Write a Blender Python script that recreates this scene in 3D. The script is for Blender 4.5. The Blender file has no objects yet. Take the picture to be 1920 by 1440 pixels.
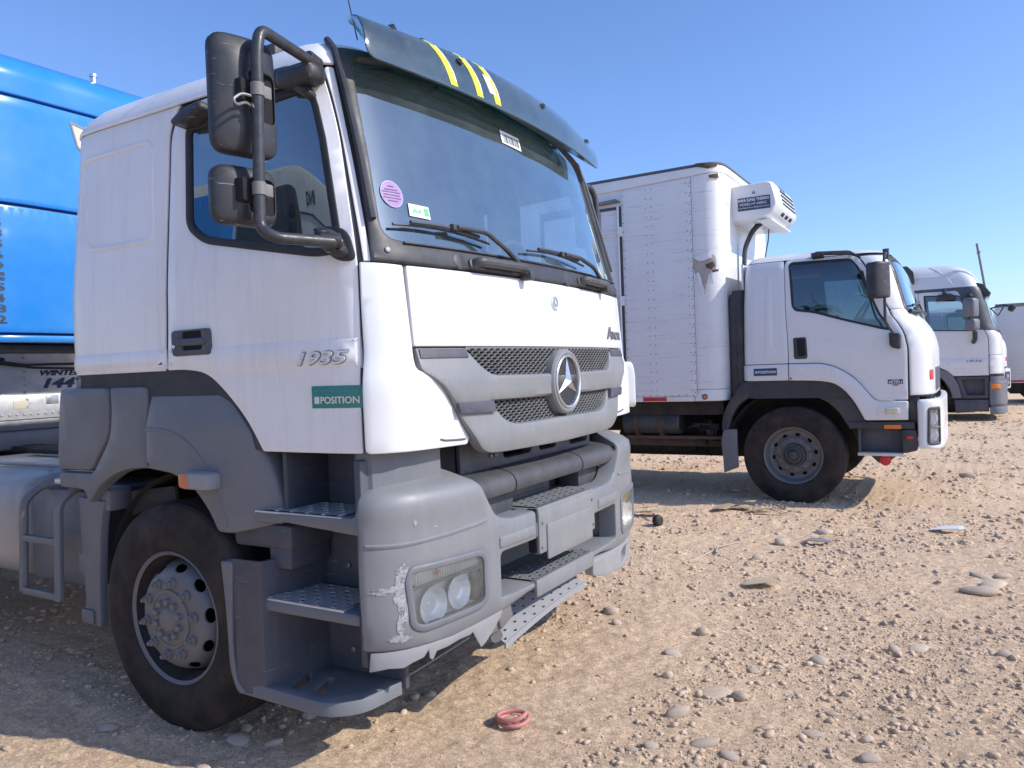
import bpy, bmesh, math, random
import numpy as np
from mathutils import Vector, Matrix
from mathutils.geometry import delaunay_2d_cdt
random.seed(7); rng = np.random.default_rng(11)
R = math.radians
S = bpy.context.scene
COL = S.collection
# ---------------------------------------------------------------- camera, sky, sun, exposure
cam = bpy.data.cameras.new('camera'); cam.sensor_width = 36; cam.lens = 36 * 1450 / 1920
cam.clip_start = .05; cam.clip_end = 3000
co = bpy.data.objects.new('camera', cam); COL.objects.link(co); S.camera = co
def _d(px, py):
    v = Vector((px - 960, -(py - 720), -1450.)); return v.normalized()
_X = -_d(-1500, 783); _Y = _d(1820, 660); _Y = (_Y - _X * _X.dot(_Y)).normalized(); _Z = _X.cross(_Y)
M = Matrix((_X, _Y, _Z)).to_4x4(); M.translation = Vector((0, 0, 1.54)); co.matrix_world = M
SUN = Vector((1.3, .29, 1.0)).normalized()
SUN_EL = math.asin(SUN.z); SUN_ROT = math.atan2(SUN.x, SUN.y)
w = bpy.data.worlds.new('World'); S.world = w; w.use_nodes = True
nt = w.node_tree; bg = nt.nodes['Background']
sk = nt.nodes.new('ShaderNodeTexSky'); sk.sky_type = 'NISHITA'; sk.sun_disc = False
sk.sun_elevation = SUN_EL; sk.sun_rotation = SUN_ROT; sk.altitude = 300; sk.air_density = 1.0; sk.dust_density = .9; sk.ozone_density = 6.0
tn = nt.nodes.new('ShaderNodeMix'); tn.data_type = 'RGBA'; tn.blend_type = 'MULTIPLY'; tn.inputs[0].default_value = 1; tn.inputs[7].default_value = (.88, .895, 1.01, 1)
nt.links.new(sk.outputs[0], tn.inputs[6]); nt.links.new(tn.outputs[2], bg.inputs[0]); bg.inputs[1].default_value = .15
sl = bpy.data.lights.new('sun', 'SUN'); sl.energy = 2.8; sl.angle = R(.5); sl.color = (1, .94, .84)
so = bpy.data.objects.new('sun', sl); COL.objects.link(so); so.rotation_euler = (-SUN).to_track_quat('-Z', 'Y').to_euler(); so.location = (20, 5, 30)
S.view_settings.view_transform = 'Standard'; S.view_settings.look = 'None'; S.view_settings.gamma = 1
S.view_settings.use_curve_mapping = False; S.view_settings.exposure = .62
S.cycles.max_bounces = 8; S.cycles.transparent_max_bounces = 16

# ---------------------------------------------------------------- materials
def new_mat(name):
    m = bpy.data.materials.new(name); m.use_nodes = True
    n = m.node_tree; return m, n, n.nodes['Principled BSDF'], n.nodes['Material Output']
def coords(n, scale=(1, 1, 1), kind='Object'):
    t = n.nodes.new('ShaderNodeTexCoord'); mp = n.nodes.new('ShaderNodeMapping')
    mp.inputs['Scale'].default_value = scale; n.links.new(t.outputs[kind], mp.inputs[0]); return mp.outputs[0]
def noise(n, vec, scale, detail=4, rough=.6, lo=.4, hi=.6):
    t = n.nodes.new('ShaderNodeTexNoise'); t.inputs['Scale'].default_value = scale; t.inputs['Detail'].default_value = detail
    t.inputs['Roughness'].default_value = rough; n.links.new(vec, t.inputs['Vector'])
    r = n.nodes.new('ShaderNodeMapRange'); r.inputs[1].default_value = lo; r.inputs[2].default_value = hi
    n.links.new(t.outputs[0], r.inputs[0]); return r.outputs[0]
def mix(n, fac, a, b):
    x = n.nodes.new('ShaderNodeMix'); x.data_type = 'RGBA'
    for i, v in ((6, a), (7, b)):
        if isinstance(v, tuple): x.inputs[i].default_value = (*v, 1)
        else: n.links.new(v, x.inputs[i])
    if isinstance(fac, float): x.inputs[0].default_value = fac
    else: n.links.new(fac, x.inputs[0])
    return x.outputs[2]
def mul(n, a, b):
    x = n.nodes.new('ShaderNodeMath'); x.operation = 'MULTIPLY'
    for i, v in ((0, a), (1, b)):
        if isinstance(v, (int, float)): x.inputs[i].default_value = v
        else: n.links.new(v, x.inputs[i])
    return x.outputs[0]
def surf(name, col, rough=.45, metal=0., dust=(.45, .40, .33), amt=.25, streak=.0, scale=3., bump=0., bscale=60, coat=0., spec=.5, scratch=0.):
    m, n, p, o = new_mat(name)
    v = coords(n)
    c = mix(n, mul(n, noise(n, v, scale, 6, .65, .35, .75), amt), col, dust)
    if streak:
        vs = coords(n, (14, 14, .7)); c = mix(n, mul(n, noise(n, vs, 2.2, 4, .6, .5, .78), streak), c, dust)
    if scratch:
        vs = coords(n, (3, 3, 40)); c = mix(n, mul(n, noise(n, vs, 3, 3, .7, .66, .70), scratch), c, (.62, .62, .62))
    n.links.new(c, p.inputs['Base Color'])
    p.inputs['Metallic'].default_value = metal; p.inputs['Specular IOR Level'].default_value = spec
    rr = n.nodes.new('ShaderNodeMapRange'); rr.inputs[3].default_value = max(rough - .06, .02); rr.inputs[4].default_value = min(rough + .16, 1)
    n.links.new(noise(n, v, scale * 2.3, 3, .5, .3, .7), rr.inputs[0]); n.links.new(rr.outputs[0], p.inputs['Roughness'])
    if coat: p.inputs['Coat Weight'].default_value = coat; p.inputs['Coat Roughness'].default_value = .08
    if bump:
        b = n.nodes.new('ShaderNodeBump'); b.inputs['Strength'].default_value = bump; b.inputs['Distance'].default_value = .002
        n.links.new(noise(n, v, bscale, 3, .6, .2, .8), b.inputs['Height']); n.links.new(b.outputs[0], p.inputs['Normal'])
    return m
def glass(name, tint, refl=.06, dust=.06, dustcol=(.5, .52, .52), rough=.01):
    m, n, p, o = new_mat(name); n.nodes.remove(p)
    tr = n.nodes.new('ShaderNodeBsdfTransparent'); tr.inputs[0].default_value = (*tint, 1)
    gl = n.nodes.new('ShaderNodeBsdfGlossy'); gl.inputs['Roughness'].default_value = rough; gl.inputs[0].default_value = (.86, .96, 1, 1)
    fr = n.nodes.new('ShaderNodeFresnel'); fr.inputs[0].default_value = 1.55
    ad = n.nodes.new('ShaderNodeMath'); ad.operation = 'MULTIPLY_ADD'; ad.inputs[1].default_value = 1.6; ad.inputs[2].default_value = refl; ad.use_clamp = True
    n.links.new(fr.outputs[0], ad.inputs[0])
    s1 = n.nodes.new('ShaderNodeMixShader'); n.links.new(ad.outputs[0], s1.inputs[0]); n.links.new(tr.outputs[0], s1.inputs[1]); n.links.new(gl.outputs[0], s1.inputs[2])
    di = n.nodes.new('ShaderNodeBsdfDiffuse'); di.inputs[0].default_value = (*dustcol, 1)
    s2 = n.nodes.new('ShaderNodeMixShader'); n.links.new(s1.outputs[0], s2.inputs[1]); n.links.new(di.outputs[0], s2.inputs[2])
    f = mul(n, noise(n, coords(n), 5, 6, .7, .1, .9), dust * 2); n.links.new(f, s2.inputs[0])
    n.links.new(s2.outputs[0], o.inputs[0]); return m
def flat(name, col, rough=.5, metal=0., emit=None):
    m, n, p, o = new_mat(name); p.inputs['Base Color'].default_value = (*col, 1); p.inputs['Roughness'].default_value = rough; p.inputs['Metallic'].default_value = metal
    return m
DUST = (.42, .37, .30)
MT = dict(
 white=surf('white_paint', (.84, .84, .85), .36, dust=(.58, .54, .49), amt=.30, streak=.30, scale=1.6, coat=.25),
 whiteclean=surf('clean_white_paint', (.71, .72, .73), .3, dust=(.55, .53, .50), amt=.24, streak=.16, scale=1.4, coat=.3),
 grey=surf('grey_plastic', (.135, .145, .165), .45, dust=(.25, .24, .235), amt=.38, streak=.14, scale=2.6, bump=.08, bscale=220),
 greyfront=surf('weathered_grey_plastic', (.188, .196, .206), .46, dust=(.29, .285, .27), amt=.5, streak=.2, scale=3.2, bump=.08, bscale=220),
 greybumper=surf('bumper_grey_plastic', (.178, .187, .200), .44, dust=(.29, .285, .275), amt=.45, streak=.2, scale=3.2, bump=.08, bscale=220),
 greydark=surf('dark_grey_plastic', (.052, .058, .080), .5, dust=(.22, .2, .19), amt=.3, streak=.12, scale=3, bump=.1, bscale=200, scratch=.18),
 black=surf('black_plastic', (.028, .030, .036), .45, dust=(.20, .195, .20), amt=.26, streak=.14, scale=4, bump=.06, bscale=200),
 blackbar=surf('dusty_black_plastic', (.045, .048, .056), .5, dust=(.17, .168, .168), amt=.4, streak=.1, scale=5, bump=.1, bscale=150),
 mirrorback=surf('mirror_housing_plastic', (.020, .021, .027), .42, dust=(.16, .16, .16), amt=.16, scale=6, scratch=.5, bump=.1, bscale=260),
 pipe=surf('black_steel_tube', (.025, .027, .034), .36, dust=(.3, .29, .29), amt=.14, scale=30),
 rubber=surf('tyre_rubber', (.017, .016, .018), .75, dust=(.135, .10, .08), amt=.42, scale=5, bump=.2, bscale=90, spec=.25),
 rim=surf('dusty_silver_rim', (.175, .175, .185), .5, metal=.15, dust=(.15, .135, .13), amt=.7, scale=7, bump=.15, bscale=120),
 bolt=surf('dusty_bolt_steel', (.18, .175, .175), .6, dust=(.17, .155, .15), amt=.6, scale=20),
 alu=surf('bare_aluminium', (.62, .62, .63), .32, metal=.85, dust=(.34, .32, .3), amt=.3, streak=.12, scale=4, bump=.15, bscale=8),
 plate=surf('punched_aluminium', (.66, .66, .66), .4, metal=.55, dust=(.42, .39, .36), amt=.4, scale=9),
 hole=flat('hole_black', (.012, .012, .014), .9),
 dark=surf('dark_underbody', (.022, .021, .022), .8, dust=(.10, .085, .075), amt=.4, scale=6),
 rust=surf('rusty_steel', (.075, .048, .038), .8, dust=(.16, .12, .10), amt=.5, scale=9),
 chrome=flat('chrome', (.80, .81, .83), .12, 1.),
 satin=surf('satin_silver', (.62, .63, .65), .3, metal=.8, dust=(.4, .38, .36), amt=.35, scale=14),
 mesh=surf('grille_mesh_plastic', (.15, .155, .165), .55, dust=(.33, .31, .29), amt=.5, scale=6),
 ws=glass('windscreen_glass', (.84, .94, .93), .19, .085, (.36, .50, .53), .015),
 side=glass('side_window_glass', (.60, .68, .72), .17, .012, (.4, .42, .42), .004),
 sidedark=glass('tinted_side_glass', (.36, .43, .47), .07, .012, (.4, .42, .42), .004),
 lens=glass('headlamp_lens', (.98, .98, .96), .03, .07, (.78, .77, .72), .02),
 visor=glass('tinted_visor_acrylic', (.15, .29, .27), .05, .16, (.24, .31, .33), .14),
 interior=surf('dark_cab_trim', (.045, .048, .055), .8, dust=(.1, .1, .1), amt=.2, scale=5),
 curtain=surf('grey_curtain', (.14, .15, .17), .9, amt=.1),
 seat=surf('dark_seat_fabric', (.04, .042, .05), .9, amt=.1),
 reflector=flat('lamp_reflector', (.92, .93, .94), .28, .45),
 amber=flat('amber_lens', (.75, .20, .03), .25), lampback=surf('lamp_bowl', (.86, .86, .84), .35, dust=(.7, .67, .6), amt=.3), numeral=flat('bright_numeral', (.80, .81, .83), .25, .35), orange=surf('faded_orange_lens', (.62, .17, .06), .35, amt=.15),
 yellowlens=surf('yellowed_lens', (.70, .52, .22), .3, amt=.2), creamlens=surf('cream_lens', (.62, .57, .44), .35, amt=.2),
 red=surf('red_reflector', (.55, .02, .035), .35, amt=.08), teal=surf('teal_sticker', (.012, .22, .20), .4, amt=.08),
 navy=surf('navy_sticker', (.012, .05, .125), .4, amt=.06), white_print=flat('white_print', (.78, .78, .76), .5),
 cream_print=flat('cream_print', (.74, .70, .58), .5), dark_print=flat('dark_print', (.03, .04, .06), .5), navyprint=flat('navy_print', (.022, .045, .11), .5),
 greyprint=flat('grey_print', (.05, .065, .10), .5),
 paper=flat('white_paper', (.75, .77, .76), .7), green_print=flat('green_print', (.12, .5, .2), .6),
 purple=surf('purple_sticker', (.36, .18, .50), .5, amt=.05), bluering=flat('pale_blue_print', (.35, .5, .75), .5),
 yellow=surf('yellow_tape', (.68, .70, .02), .5, amt=.08), tapewhite=surf('worn_tape_white', (.72, .74, .66), .6, amt=.2),
 blue=surf('gloss_blue_paint', (.008, .20, .62), .2, dust=(.12, .36, .62), amt=.45, scale=1.2, coat=.6),
 blueseam=flat('dark_blue_seam', (.004, .012, .06), .6),
 steel=surf('worn_steel', (.20, .20, .21), .5, metal=.4, dust=(.3, .27, .24), amt=.4, scale=8),
 tank=surf('dusty_tank_metal', (.44, .43, .42), .42, metal=.35, dust=(.40, .36, .32), amt=.5, streak=.2, scale=3),
 torn=surf('torn_grey_plastic', (.28, .285, .30), .55, dust=(.34, .32, .30), amt=.35, scale=5),
 scrape=surf('scraped_paint', (.50, .51, .53), .6, dust=(.24, .245, .26), amt=.75, scale=40),
 boxwhite=surf('grubby_white_box_paint', (.76, .77, .78), .42, dust=(.36, .34, .33), amt=.16, streak=.10, scale=4.),
 seam=flat('dark_seam', (.10, .10, .115), .7), rubbergasket=flat('rubber_gasket', (.02, .02, .022), .6),
 hosered=surf('faded_red_rubber', (.50, .17, .15), .6, dust=(.5, .36, .3), amt=.4, scale=30),
 card=surf('brown_cardboard', (.50, .40, .27), .85, amt=.2), twig=surf('pale_dry_wood', (.44, .38, .31), .8, amt=.2),
 leafo=surf('dry_orange_leaf', (.5, .17, .05), .7, amt=.1), beige=surf('beige_truck_paint', (.66, .66, .60), .4, amt=.15),
 rivet=surf('rivet_metal', (.42, .42, .44), .45, metal=.3, amt=.3, scale=20), foam=surf('exposed_box_foam', (.46, .41, .38), .85, amt=.5, scale=18, dust=(.16, .12, .10)),
)
# box skin with fine dirty horizontal scratches
def box_skin():
    m, n, p, o = new_mat('ribbed_white_panel')
    v = coords(n); c = mix(n, mul(n, noise(n, v, 2.5, 6, .65, .35, .75), .22), (.74, .75, .77), (.46, .45, .45))
    vs = coords(n, (1.0, 1.0, 26)); c = mix(n, mul(n, noise(n, vs, 1.8, 6, .8, .56, .66), .6), c, (.33, .33, .35))
    n.links.new(c, p.inputs['Base Color']); p.inputs['Roughness'].default_value = .42
    b = n.nodes.new('ShaderNodeBump'); b.inputs['Strength'].default_value = .25; b.inputs['Distance'].default_value = .006
    n.links.new(noise(n, coords(n, (1, 1, 6)), 3, 3, .6, .2, .8), b.inputs['Height']); n.links.new(b.outputs[0], p.inputs['Normal'])
    return m
MT['boxskin'] = box_skin()
def scrape_mat():
    m, n, p, o = new_mat('scraped_bumper_paint'); v = coords(n); tr = n.nodes.new('ShaderNodeBsdfTransparent'); ms = n.nodes.new('ShaderNodeMixShader')
    n.links.new(mix(n, noise(n, v, 90, 4, .7, .3, .7), (.43, .44, .46), (.25, .255, .27)), p.inputs['Base Color']); p.inputs['Roughness'].default_value = .7
    n.links.new(noise(n, coords(n, (1, 1, 1.6)), 38, 8, .8, .40, .50), ms.inputs[0]); n.links.new(tr.outputs[0], ms.inputs[1]); n.links.new(p.outputs[0], ms.inputs[2]); n.links.new(ms.outputs[0], o.inputs[0]); return m
MT['scrape'] = scrape_mat()

# ---------------------------------------------------------------- geometry helpers
def link(o, parent=None):
    COL.objects.link(o)
    if parent is not None: o.parent = parent
    return o
def shade(me, ang=32):
    me.polygons.foreach_set('use_smooth', [True] * len(me.polygons)); me.set_sharp_from_angle(angle=R(ang))
def thing(name, label, cat, loc=(0, 0, 0), rotz=0, group=None):
    o = bpy.data.objects.new(name, None); o.empty_display_size = .3; COL.objects.link(o); o.location = loc; o.rotation_euler = (0, 0, rotz)
    return tag(o, label, cat, group)
def tag(o, label=None, cat=None, group=None, kind=None):
    for k, v in (('label', label), ('category', cat), ('group', group), ('kind', kind)):
        if v: o[k] = v
    return o
class MB:
    def __init__(s): s.v = []; s.f = []
    def add(s, v, f):
        b = len(s.v); s.v.extend([tuple(map(float, p)) for p in v]); s.f.extend([tuple(i + b for i in q) for q in f]); return s
    def build(s, name, mat, parent=None, ang=32, norm=True, loc=None):
        me = bpy.data.meshes.new(name); me.from_pydata(s.v, [], s.f)
        if norm:
            bm = bmesh.new(); bm.from_mesh(me); bmesh.ops.remove_doubles(bm, verts=bm.verts, dist=1e-6); bmesh.ops.recalc_face_normals(bm, faces=bm.faces); bm.to_mesh(me); bm.free()
        me.validate(); me.materials.append(MT[mat] if isinstance(mat, str) else mat); shade(me, ang)
        o = bpy.data.objects.new(name, me); link(o, parent)
        if loc: o.location = loc
        return o
    def box(s, lo, hi, bev=.0, rot=None, piv=None, seg=2):
        lo, hi = np.array(lo, float), np.array(hi, float); lo, hi = np.minimum(lo, hi), np.maximum(lo, hi)
        bm = bmesh.new(); bmesh.ops.create_cube(bm, size=1)
        for v in bm.verts: v.co = Vector((lo + hi) / 2) + Vector([v.co[i] * (hi - lo)[i] for i in range(3)])
        if bev: bmesh.ops.bevel(bm, geom=bm.edges[:], offset=min(bev, .49 * min(hi - lo)), segments=seg, affect='EDGES', profile=.5)
        if rot is not None:
            c = Vector((lo + hi) / 2 if piv is None else piv)
            for v in bm.verts: v.co = c + rot @ (v.co - c)
        bm.verts.index_update(); s.add([v.co[:] for v in bm.verts], [[v.index for v in f.verts] for f in bm.faces]); bm.free(); return s
    def lathe(s, prof, org=(0, 0, 0), ax=(0, 1, 0), n=32, close=False, cap=True):
        a = Vector(ax).normalized(); u = a.orthogonal().normalized(); w_ = a.cross(u); V = []; F = []
        for k in range(n):
            t = 2 * math.pi * k / n; d = u * math.cos(t) + w_ * math.sin(t)
            for h, r in prof: V.append(Vector(org) + a * h + d * r)
        m = len(prof)
        for k in range(n):
            for i in range(m if close else m - 1): F.append((k * m + i, k * m + (i + 1) % m, ((k + 1) % n) * m + (i + 1) % m, ((k + 1) % n) * m + i))
        s.add(V, F)
        if not close and cap:
            for i in (0, m - 1):
                if prof[i][1] > 1e-4: s.add([V[k * m + i] for k in range(n)], [tuple(range(n))])
        return s
    def cyl(s, a, b, r, r2=None, n=12):
        a, b = Vector(a), Vector(b); L = (b - a).length; return s.lathe([(0, r), (L, r if r2 is None else r2)], a, (b - a), n)
    def tube(s, pts, r, n=8, fil=0., caps=True, radii=None):
        P = [Vector(p) for p in pts]
        if fil:
            Q = [P[0]]
            for i in range(1, len(P) - 1):
                a, b = (P[i - 1] - P[i]), (P[i + 1] - P[i]); d = min(fil, a.length * .49, b.length * .49)
                a, b = P[i] + a.normalized() * d, P[i] + b.normalized() * d
                for k in range(7): t = k / 6; Q.append(a * (1 - t) ** 2 + P[i] * 2 * t * (1 - t) + b * t * t)
            P = [p for k, p in enumerate(Q + [P[-1]]) if k == 0 or (p - (Q + [P[-1]])[k - 1]).length > 1e-5]
        Q = [P[0]]
        if radii is None:
            for a, b in zip(P, P[1:]):
                k = max(1, int((b - a).length / .12)); Q += [a + (b - a) * (j / k) for j in range(1, k + 1)]
            P = Q
        V = []; F = []; T = (P[1] - P[0]).normalized(); u = T.orthogonal().normalized()
        for i, p in enumerate(P):
            t = (P[min(i + 1, len(P) - 1)] - P[max(i - 1, 0)]).normalized(); u = T.rotation_difference(t) @ u; T = t; u = (u - t * u.dot(t)).normalized(); w_ = t.cross(u)
            rr = r if radii is None else radii[i]
            for k in range(n): V.append(p + (u * math.cos(2 * math.pi * k / n) + w_ * math.sin(2 * math.pi * k / n)) * rr)
        for i in range(len(P) - 1):
            for k in range(n): F.append((i * n + k, i * n + (k + 1) % n, (i + 1) * n + (k + 1) % n, (i + 1) * n + k))
        if caps: F += [tuple(range(n)), tuple(range((len(P) - 1) * n, len(P) * n))]
        return s.add(V, F)
    def loft(s, loops, caps=(True, True), closed=True):
        n = len(loops[0]); V = [p for l in loops for p in l]; F = []
        for i in range(len(loops) - 1):
            for k in range(n if closed else n - 1): F.append((i * n + k, i * n + (k + 1) % n, (i + 1) * n + (k + 1) % n, (i + 1) * n + k))
        if caps[0]: F.append(tuple(range(n)))
        if caps[1]: F.append(tuple(range((len(loops) - 1) * n, len(loops) * n)))
        return s.add(V, F)
    def panel(s, *a, **k): v, f = panel(*a, **k); return s.add(v, f)
def rp(pts, r=.02, n=5):
    """2D polygon with filleted corners; a point may carry its own radius"""
    P = [(np.array(p[:2], float), p[2] if len(p) > 2 else r) for p in pts]; out = []
    for i, (p, rr) in enumerate(P):
        a, b = P[i - 1][0] - p, P[(i + 1) % len(P)][0] - p; la, lb = np.linalg.norm(a), np.linalg.norm(b)
        if rr <= 1e-6: out.append(p); continue
        d = min(rr, la * .48, lb * .48); A, B = p + a / la * d, p + b / lb * d
        for k in range(n + 1): t = k / n; out.append(A * (1 - t) ** 2 + p * 2 * t * (1 - t) + B * t * t)
    return np.array(out)
def area(P): x, y = P[:, 0], P[:, 1]; return .5 * np.sum(x * np.roll(y, -1) - y * np.roll(x, -1))
def ccw(P): P = np.array(P, float)[:, :2]; return P if area(P) > 0 else P[::-1]
def resample(P, res):
    out = []
    for i in range(len(P)):
        a, b = P[i], P[(i + 1) % len(P)]; k = max(1, int(math.ceil(np.linalg.norm(b - a) / res)))
        if np.linalg.norm(b - a) < 1e-5: continue
        out += [a + (b - a) * j / k for j in range(k)]
    return np.array(out)
def inset(P, d):
    if d == 0: return P.copy()
    e = np.roll(P, -1, 0) - P; e /= np.linalg.norm(e, axis=1)[:, None] + 1e-12; nrm = np.stack([-e[:, 1], e[:, 0]], 1); pn = np.roll(nrm, 1, 0)
    b = nrm + pn; q = np.maximum(np.sum(b * nrm, 1), .35)[:, None]; return P + b / q * d
def inside(pts, P):
    x, y = pts[:, 0][:, None], pts[:, 1][:, None]; a, b = P, np.roll(P, -1, 0)
    c = ((a[:, 1] > y) != (b[:, 1] > y)) & (x < (b[:, 0] - a[:, 0]) * (y - a[:, 1]) / (b[:, 1] - a[:, 1] + 1e-15) + a[:, 0])
    return c.sum(1) % 2 == 1
def panel(outline, f, t=.004, depth=.02, bev=.004, res=.06, holes=(), hbev=None, hdepth=None, back=False):
    O = resample(ccw(outline), res); I = inset(O, bev); hb = bev if hbev is None else hbev; hd = depth if hdepth is None else hdepth
    H = [resample(ccw(h), res) for h in holes]; HE = [inset(h, -hb) for h in H]
    lo, hi = I.min(0), I.max(0)
    gx, gy = np.meshgrid(np.arange(lo[0] + res / 2, hi[0], res), np.arange(lo[1] + res / 2, hi[1], res)); G = np.stack([gx.ravel(), gy.ravel()], 1)
    B = np.vstack([I] + HE)
    if len(G):
        k = inside(G, I)
        for h in HE: k &= ~inside(G, h)
        G = G[k]
        if len(G): G = G[np.array([np.min(np.sum((B - g) ** 2, 1)) for g in G]) > (.45 * res) ** 2]
    C = np.vstack([B, G]) if len(G) else B; E_ = []; base = 0
    for l in [I] + HE:
        E_ += [(base + i, base + (i + 1) % len(l)) for i in range(len(l))]; base += len(l)
    ov, oe, of, orv, _, _ = delaunay_2d_cdt([Vector(c) for c in C], E_, [], 0, 1e-7)
    idx = {}
    for k, l in enumerate(orv):
        for o_ in l: idx[o_] = k
    V2 = np.array([v[:] for v in ov]); F = [tuple(q) for q in of]
    cen = np.array([V2[list(q)].mean(0) for q in F]); k = inside(cen, I)
    for h in HE: k &= ~inside(cen, h)
    F = [q for q, kk in zip(F, k) if kk]
    V = [f(V2, t)]; n = len(V2)
    def rings(start, rs, flip):
        nonlocal n
        prev = start
        for P2, off in rs:
            V.append(f(P2, off)); cur = list(range(n, n + len(P2))); n += len(P2); L = len(cur)
            for i in range(L):
                q = (prev[i], prev[(i + 1) % L], cur[(i + 1) % L], cur[i]); F.append(q[::-1] if flip else q)
            prev = cur
        return prev
    b0 = [idx[i] for i in range(len(I))]
    last = rings(b0, [(inset(O, bev * .3), t - bev * .3), (O, t - bev), (O, t - depth)] if bev else [(O, t - depth)], True)
    base = len(I)
    for h, he in zip(H, HE):
        st = [idx[base + i] for i in range(len(he))]; base += len(he)
        rings(st, [(inset(h, -hb * .3), t - hb * .3), (h, t - hb), (h, t - hd)] if hb else [(h, t - hd)], False)
    if back and not holes: F.append(tuple(last))
    return np.vstack(V), F
def circ(c, r, n=16, ry=None): return np.array([(c[0] + r * math.cos(2 * math.pi * k / n), c[1] + (ry or r) * math.sin(2 * math.pi * k / n)) for k in range(n)])
def text(s, name, f, org, size, mat, parent, width=None, off=.006, bold=.0, shear=0., ext=.0012, lean=0., stack=False):
    cu = bpy.data.curves.new(name, 'FONT'); cu.body = s; cu.size = 1; cu.offset = bold; cu.extrude = .02; cu.resolution_u = 3; cu.shear = shear
    if stack: cu.align_x = 'CENTER'
    ob = bpy.data.objects.new(name, cu); me = bpy.data.meshes.new_from_object(ob); bpy.data.objects.remove(ob)
    V = np.array([v.co[:] for v in me.vertices]); x0, x1 = V[:, 0].min(), V[:, 0].max(); y0, y1 = V[:, 1].min(), V[:, 1].max()
    sy = size / (y1 - y0); sx = (width / (x1 - x0)) if width else sy
    U = np.stack([org[0] + (V[:, 0] - x0) * sx, org[1] + (V[:, 1] - y0) * sy + (V[:, 0] - x0) * sx * lean], 1)
    P = f(U, off + np.where(V[:, 2] > 0, ext, -ext)); me.vertices.foreach_set('co', P.ravel())
    me.materials.clear(); me.materials.append(MT[mat]); me.update(); me.name = name
    return link(bpy.data.objects.new(name, me), parent)
# body shells: plan outline swept in z with windscreen rake and tumblehome
class Shell:
    def __init__(s, plan, rake, ins, x0=-.2, x1=1.1):
        p = np.array(plan, float); Q = np.vstack([p[1] * [1, -1], p, p[-1]]); out = []
        for i in range(1, len(Q) - 2):
            a, b, c, d = Q[i - 1], Q[i], Q[i + 1], Q[i + 2]; L = np.linalg.norm(c - b)
            m0 = (c - a) / max(L + np.linalg.norm(b - a), 1e-9) * L; m1 = (d - b) / max(np.linalg.norm(d - c) + L, 1e-9) * L
            for t in np.linspace(0, 1, 13)[:-1]: out.append((2 * t ** 3 - 3 * t * t + 1) * b + (t ** 3 - 2 * t * t + t) * m0 + (-2 * t ** 3 + 3 * t * t) * c + (t ** 3 - t * t) * m1)
        out.append(p[-1]); s.q = np.array(out); s.a = np.concatenate([[0], np.cumsum(np.linalg.norm(np.diff(s.q, axis=0), axis=1))]); s.L = s.a[-1]
        s.rk, s.ins = np.array(rake), np.array(ins); s.x0, s.x1 = x0, x1; s.ym = s.q[:, 1].max()
    def p0(s, u, z):
        x = np.interp(np.abs(u), s.a, s.q[:, 0]); y = np.interp(np.abs(u), s.a, s.q[:, 1]) * np.where(u >= 0, 1, -1)
        i = np.interp(z, s.ins[:, 0], s.ins[:, 1]); wt = np.clip((x - s.x0) / (s.x1 - s.x0), 0, 1); wr = np.clip((s.x0 - x) / .6, 0, 1)
        return np.stack([x - np.interp(z, s.rk[:, 0], s.rk[:, 1]) * wt + i * .9 * wr, y * (1 - i / s.ym), z], 1)
    def __call__(s, uv, off):
        uv = np.asarray(uv, float); u, z = uv[:, 0], uv[:, 1]; p = s.p0(u, z); e = 4e-3
        n = np.cross(s.p0(u + e, z) - s.p0(u - e, z), s.p0(u, z + e) - s.p0(u, z - e)); n /= np.linalg.norm(n, axis=1)[:, None]
        return p + n * (np.broadcast_to(off, (len(u),))[:, None])
    def sx(s, x, sign=-1):
        j = max(k for k in range(len(s.q)) if s.q[k, 1] > s.ym - .02); return sign * float(np.interp(-x, -s.q[5:j + 1, 0], s.a[5:j + 1]))
    def sy(s, y): i = int(np.argmax(s.q[:, 1])); return math.copysign(float(np.interp(abs(y), s.q[:i + 1, 1], s.a[:i + 1])), y)
def side(W): return lambda uv, off: np.stack([uv[:, 0], -W - np.broadcast_to(off, (len(uv),)), uv[:, 1]], 1)
def sidefar(W): return lambda uv, off: np.stack([uv[:, 0], W + np.broadcast_to(off, (len(uv),)), uv[:, 1]], 1)
def front(X): return lambda uv, off: np.stack([X + np.broadcast_to(off, (len(uv),)), uv[:, 0], uv[:, 1]], 1)
def top(Z): return lambda uv, off: np.stack([uv[:, 0], uv[:, 1], Z + np.broadcast_to(off, (len(uv),))], 1)
def mirror_y(o, parent):
    """copy of a part on the far side of its vehicle, with copies of its own pieces"""
    def cp(a, par):
        b = a.copy()
        if a.data: b.data = a.data.copy(); b.data.transform(Matrix.Scale(-1, 4, (0, 1, 0))); b.data.flip_normals()
        link(b, par)
        if a.location.length: b.location = (a.location.x, -a.location.y, a.location.z)
        for ch in a.children: cp(ch, b)
        return b
    return cp(o, parent)
def copy_tree(o, parent=None):
    c = o.copy(); COL.objects.link(c)
    if parent: c.parent = parent
    for ch in list(o.children): copy_tree(ch, c)
    return c
def rect(x0, z0, x1, z1, r=.01): return rp([(x0, z0), (x1, z0), (x1, z1), (x0, z1)], r)
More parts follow.
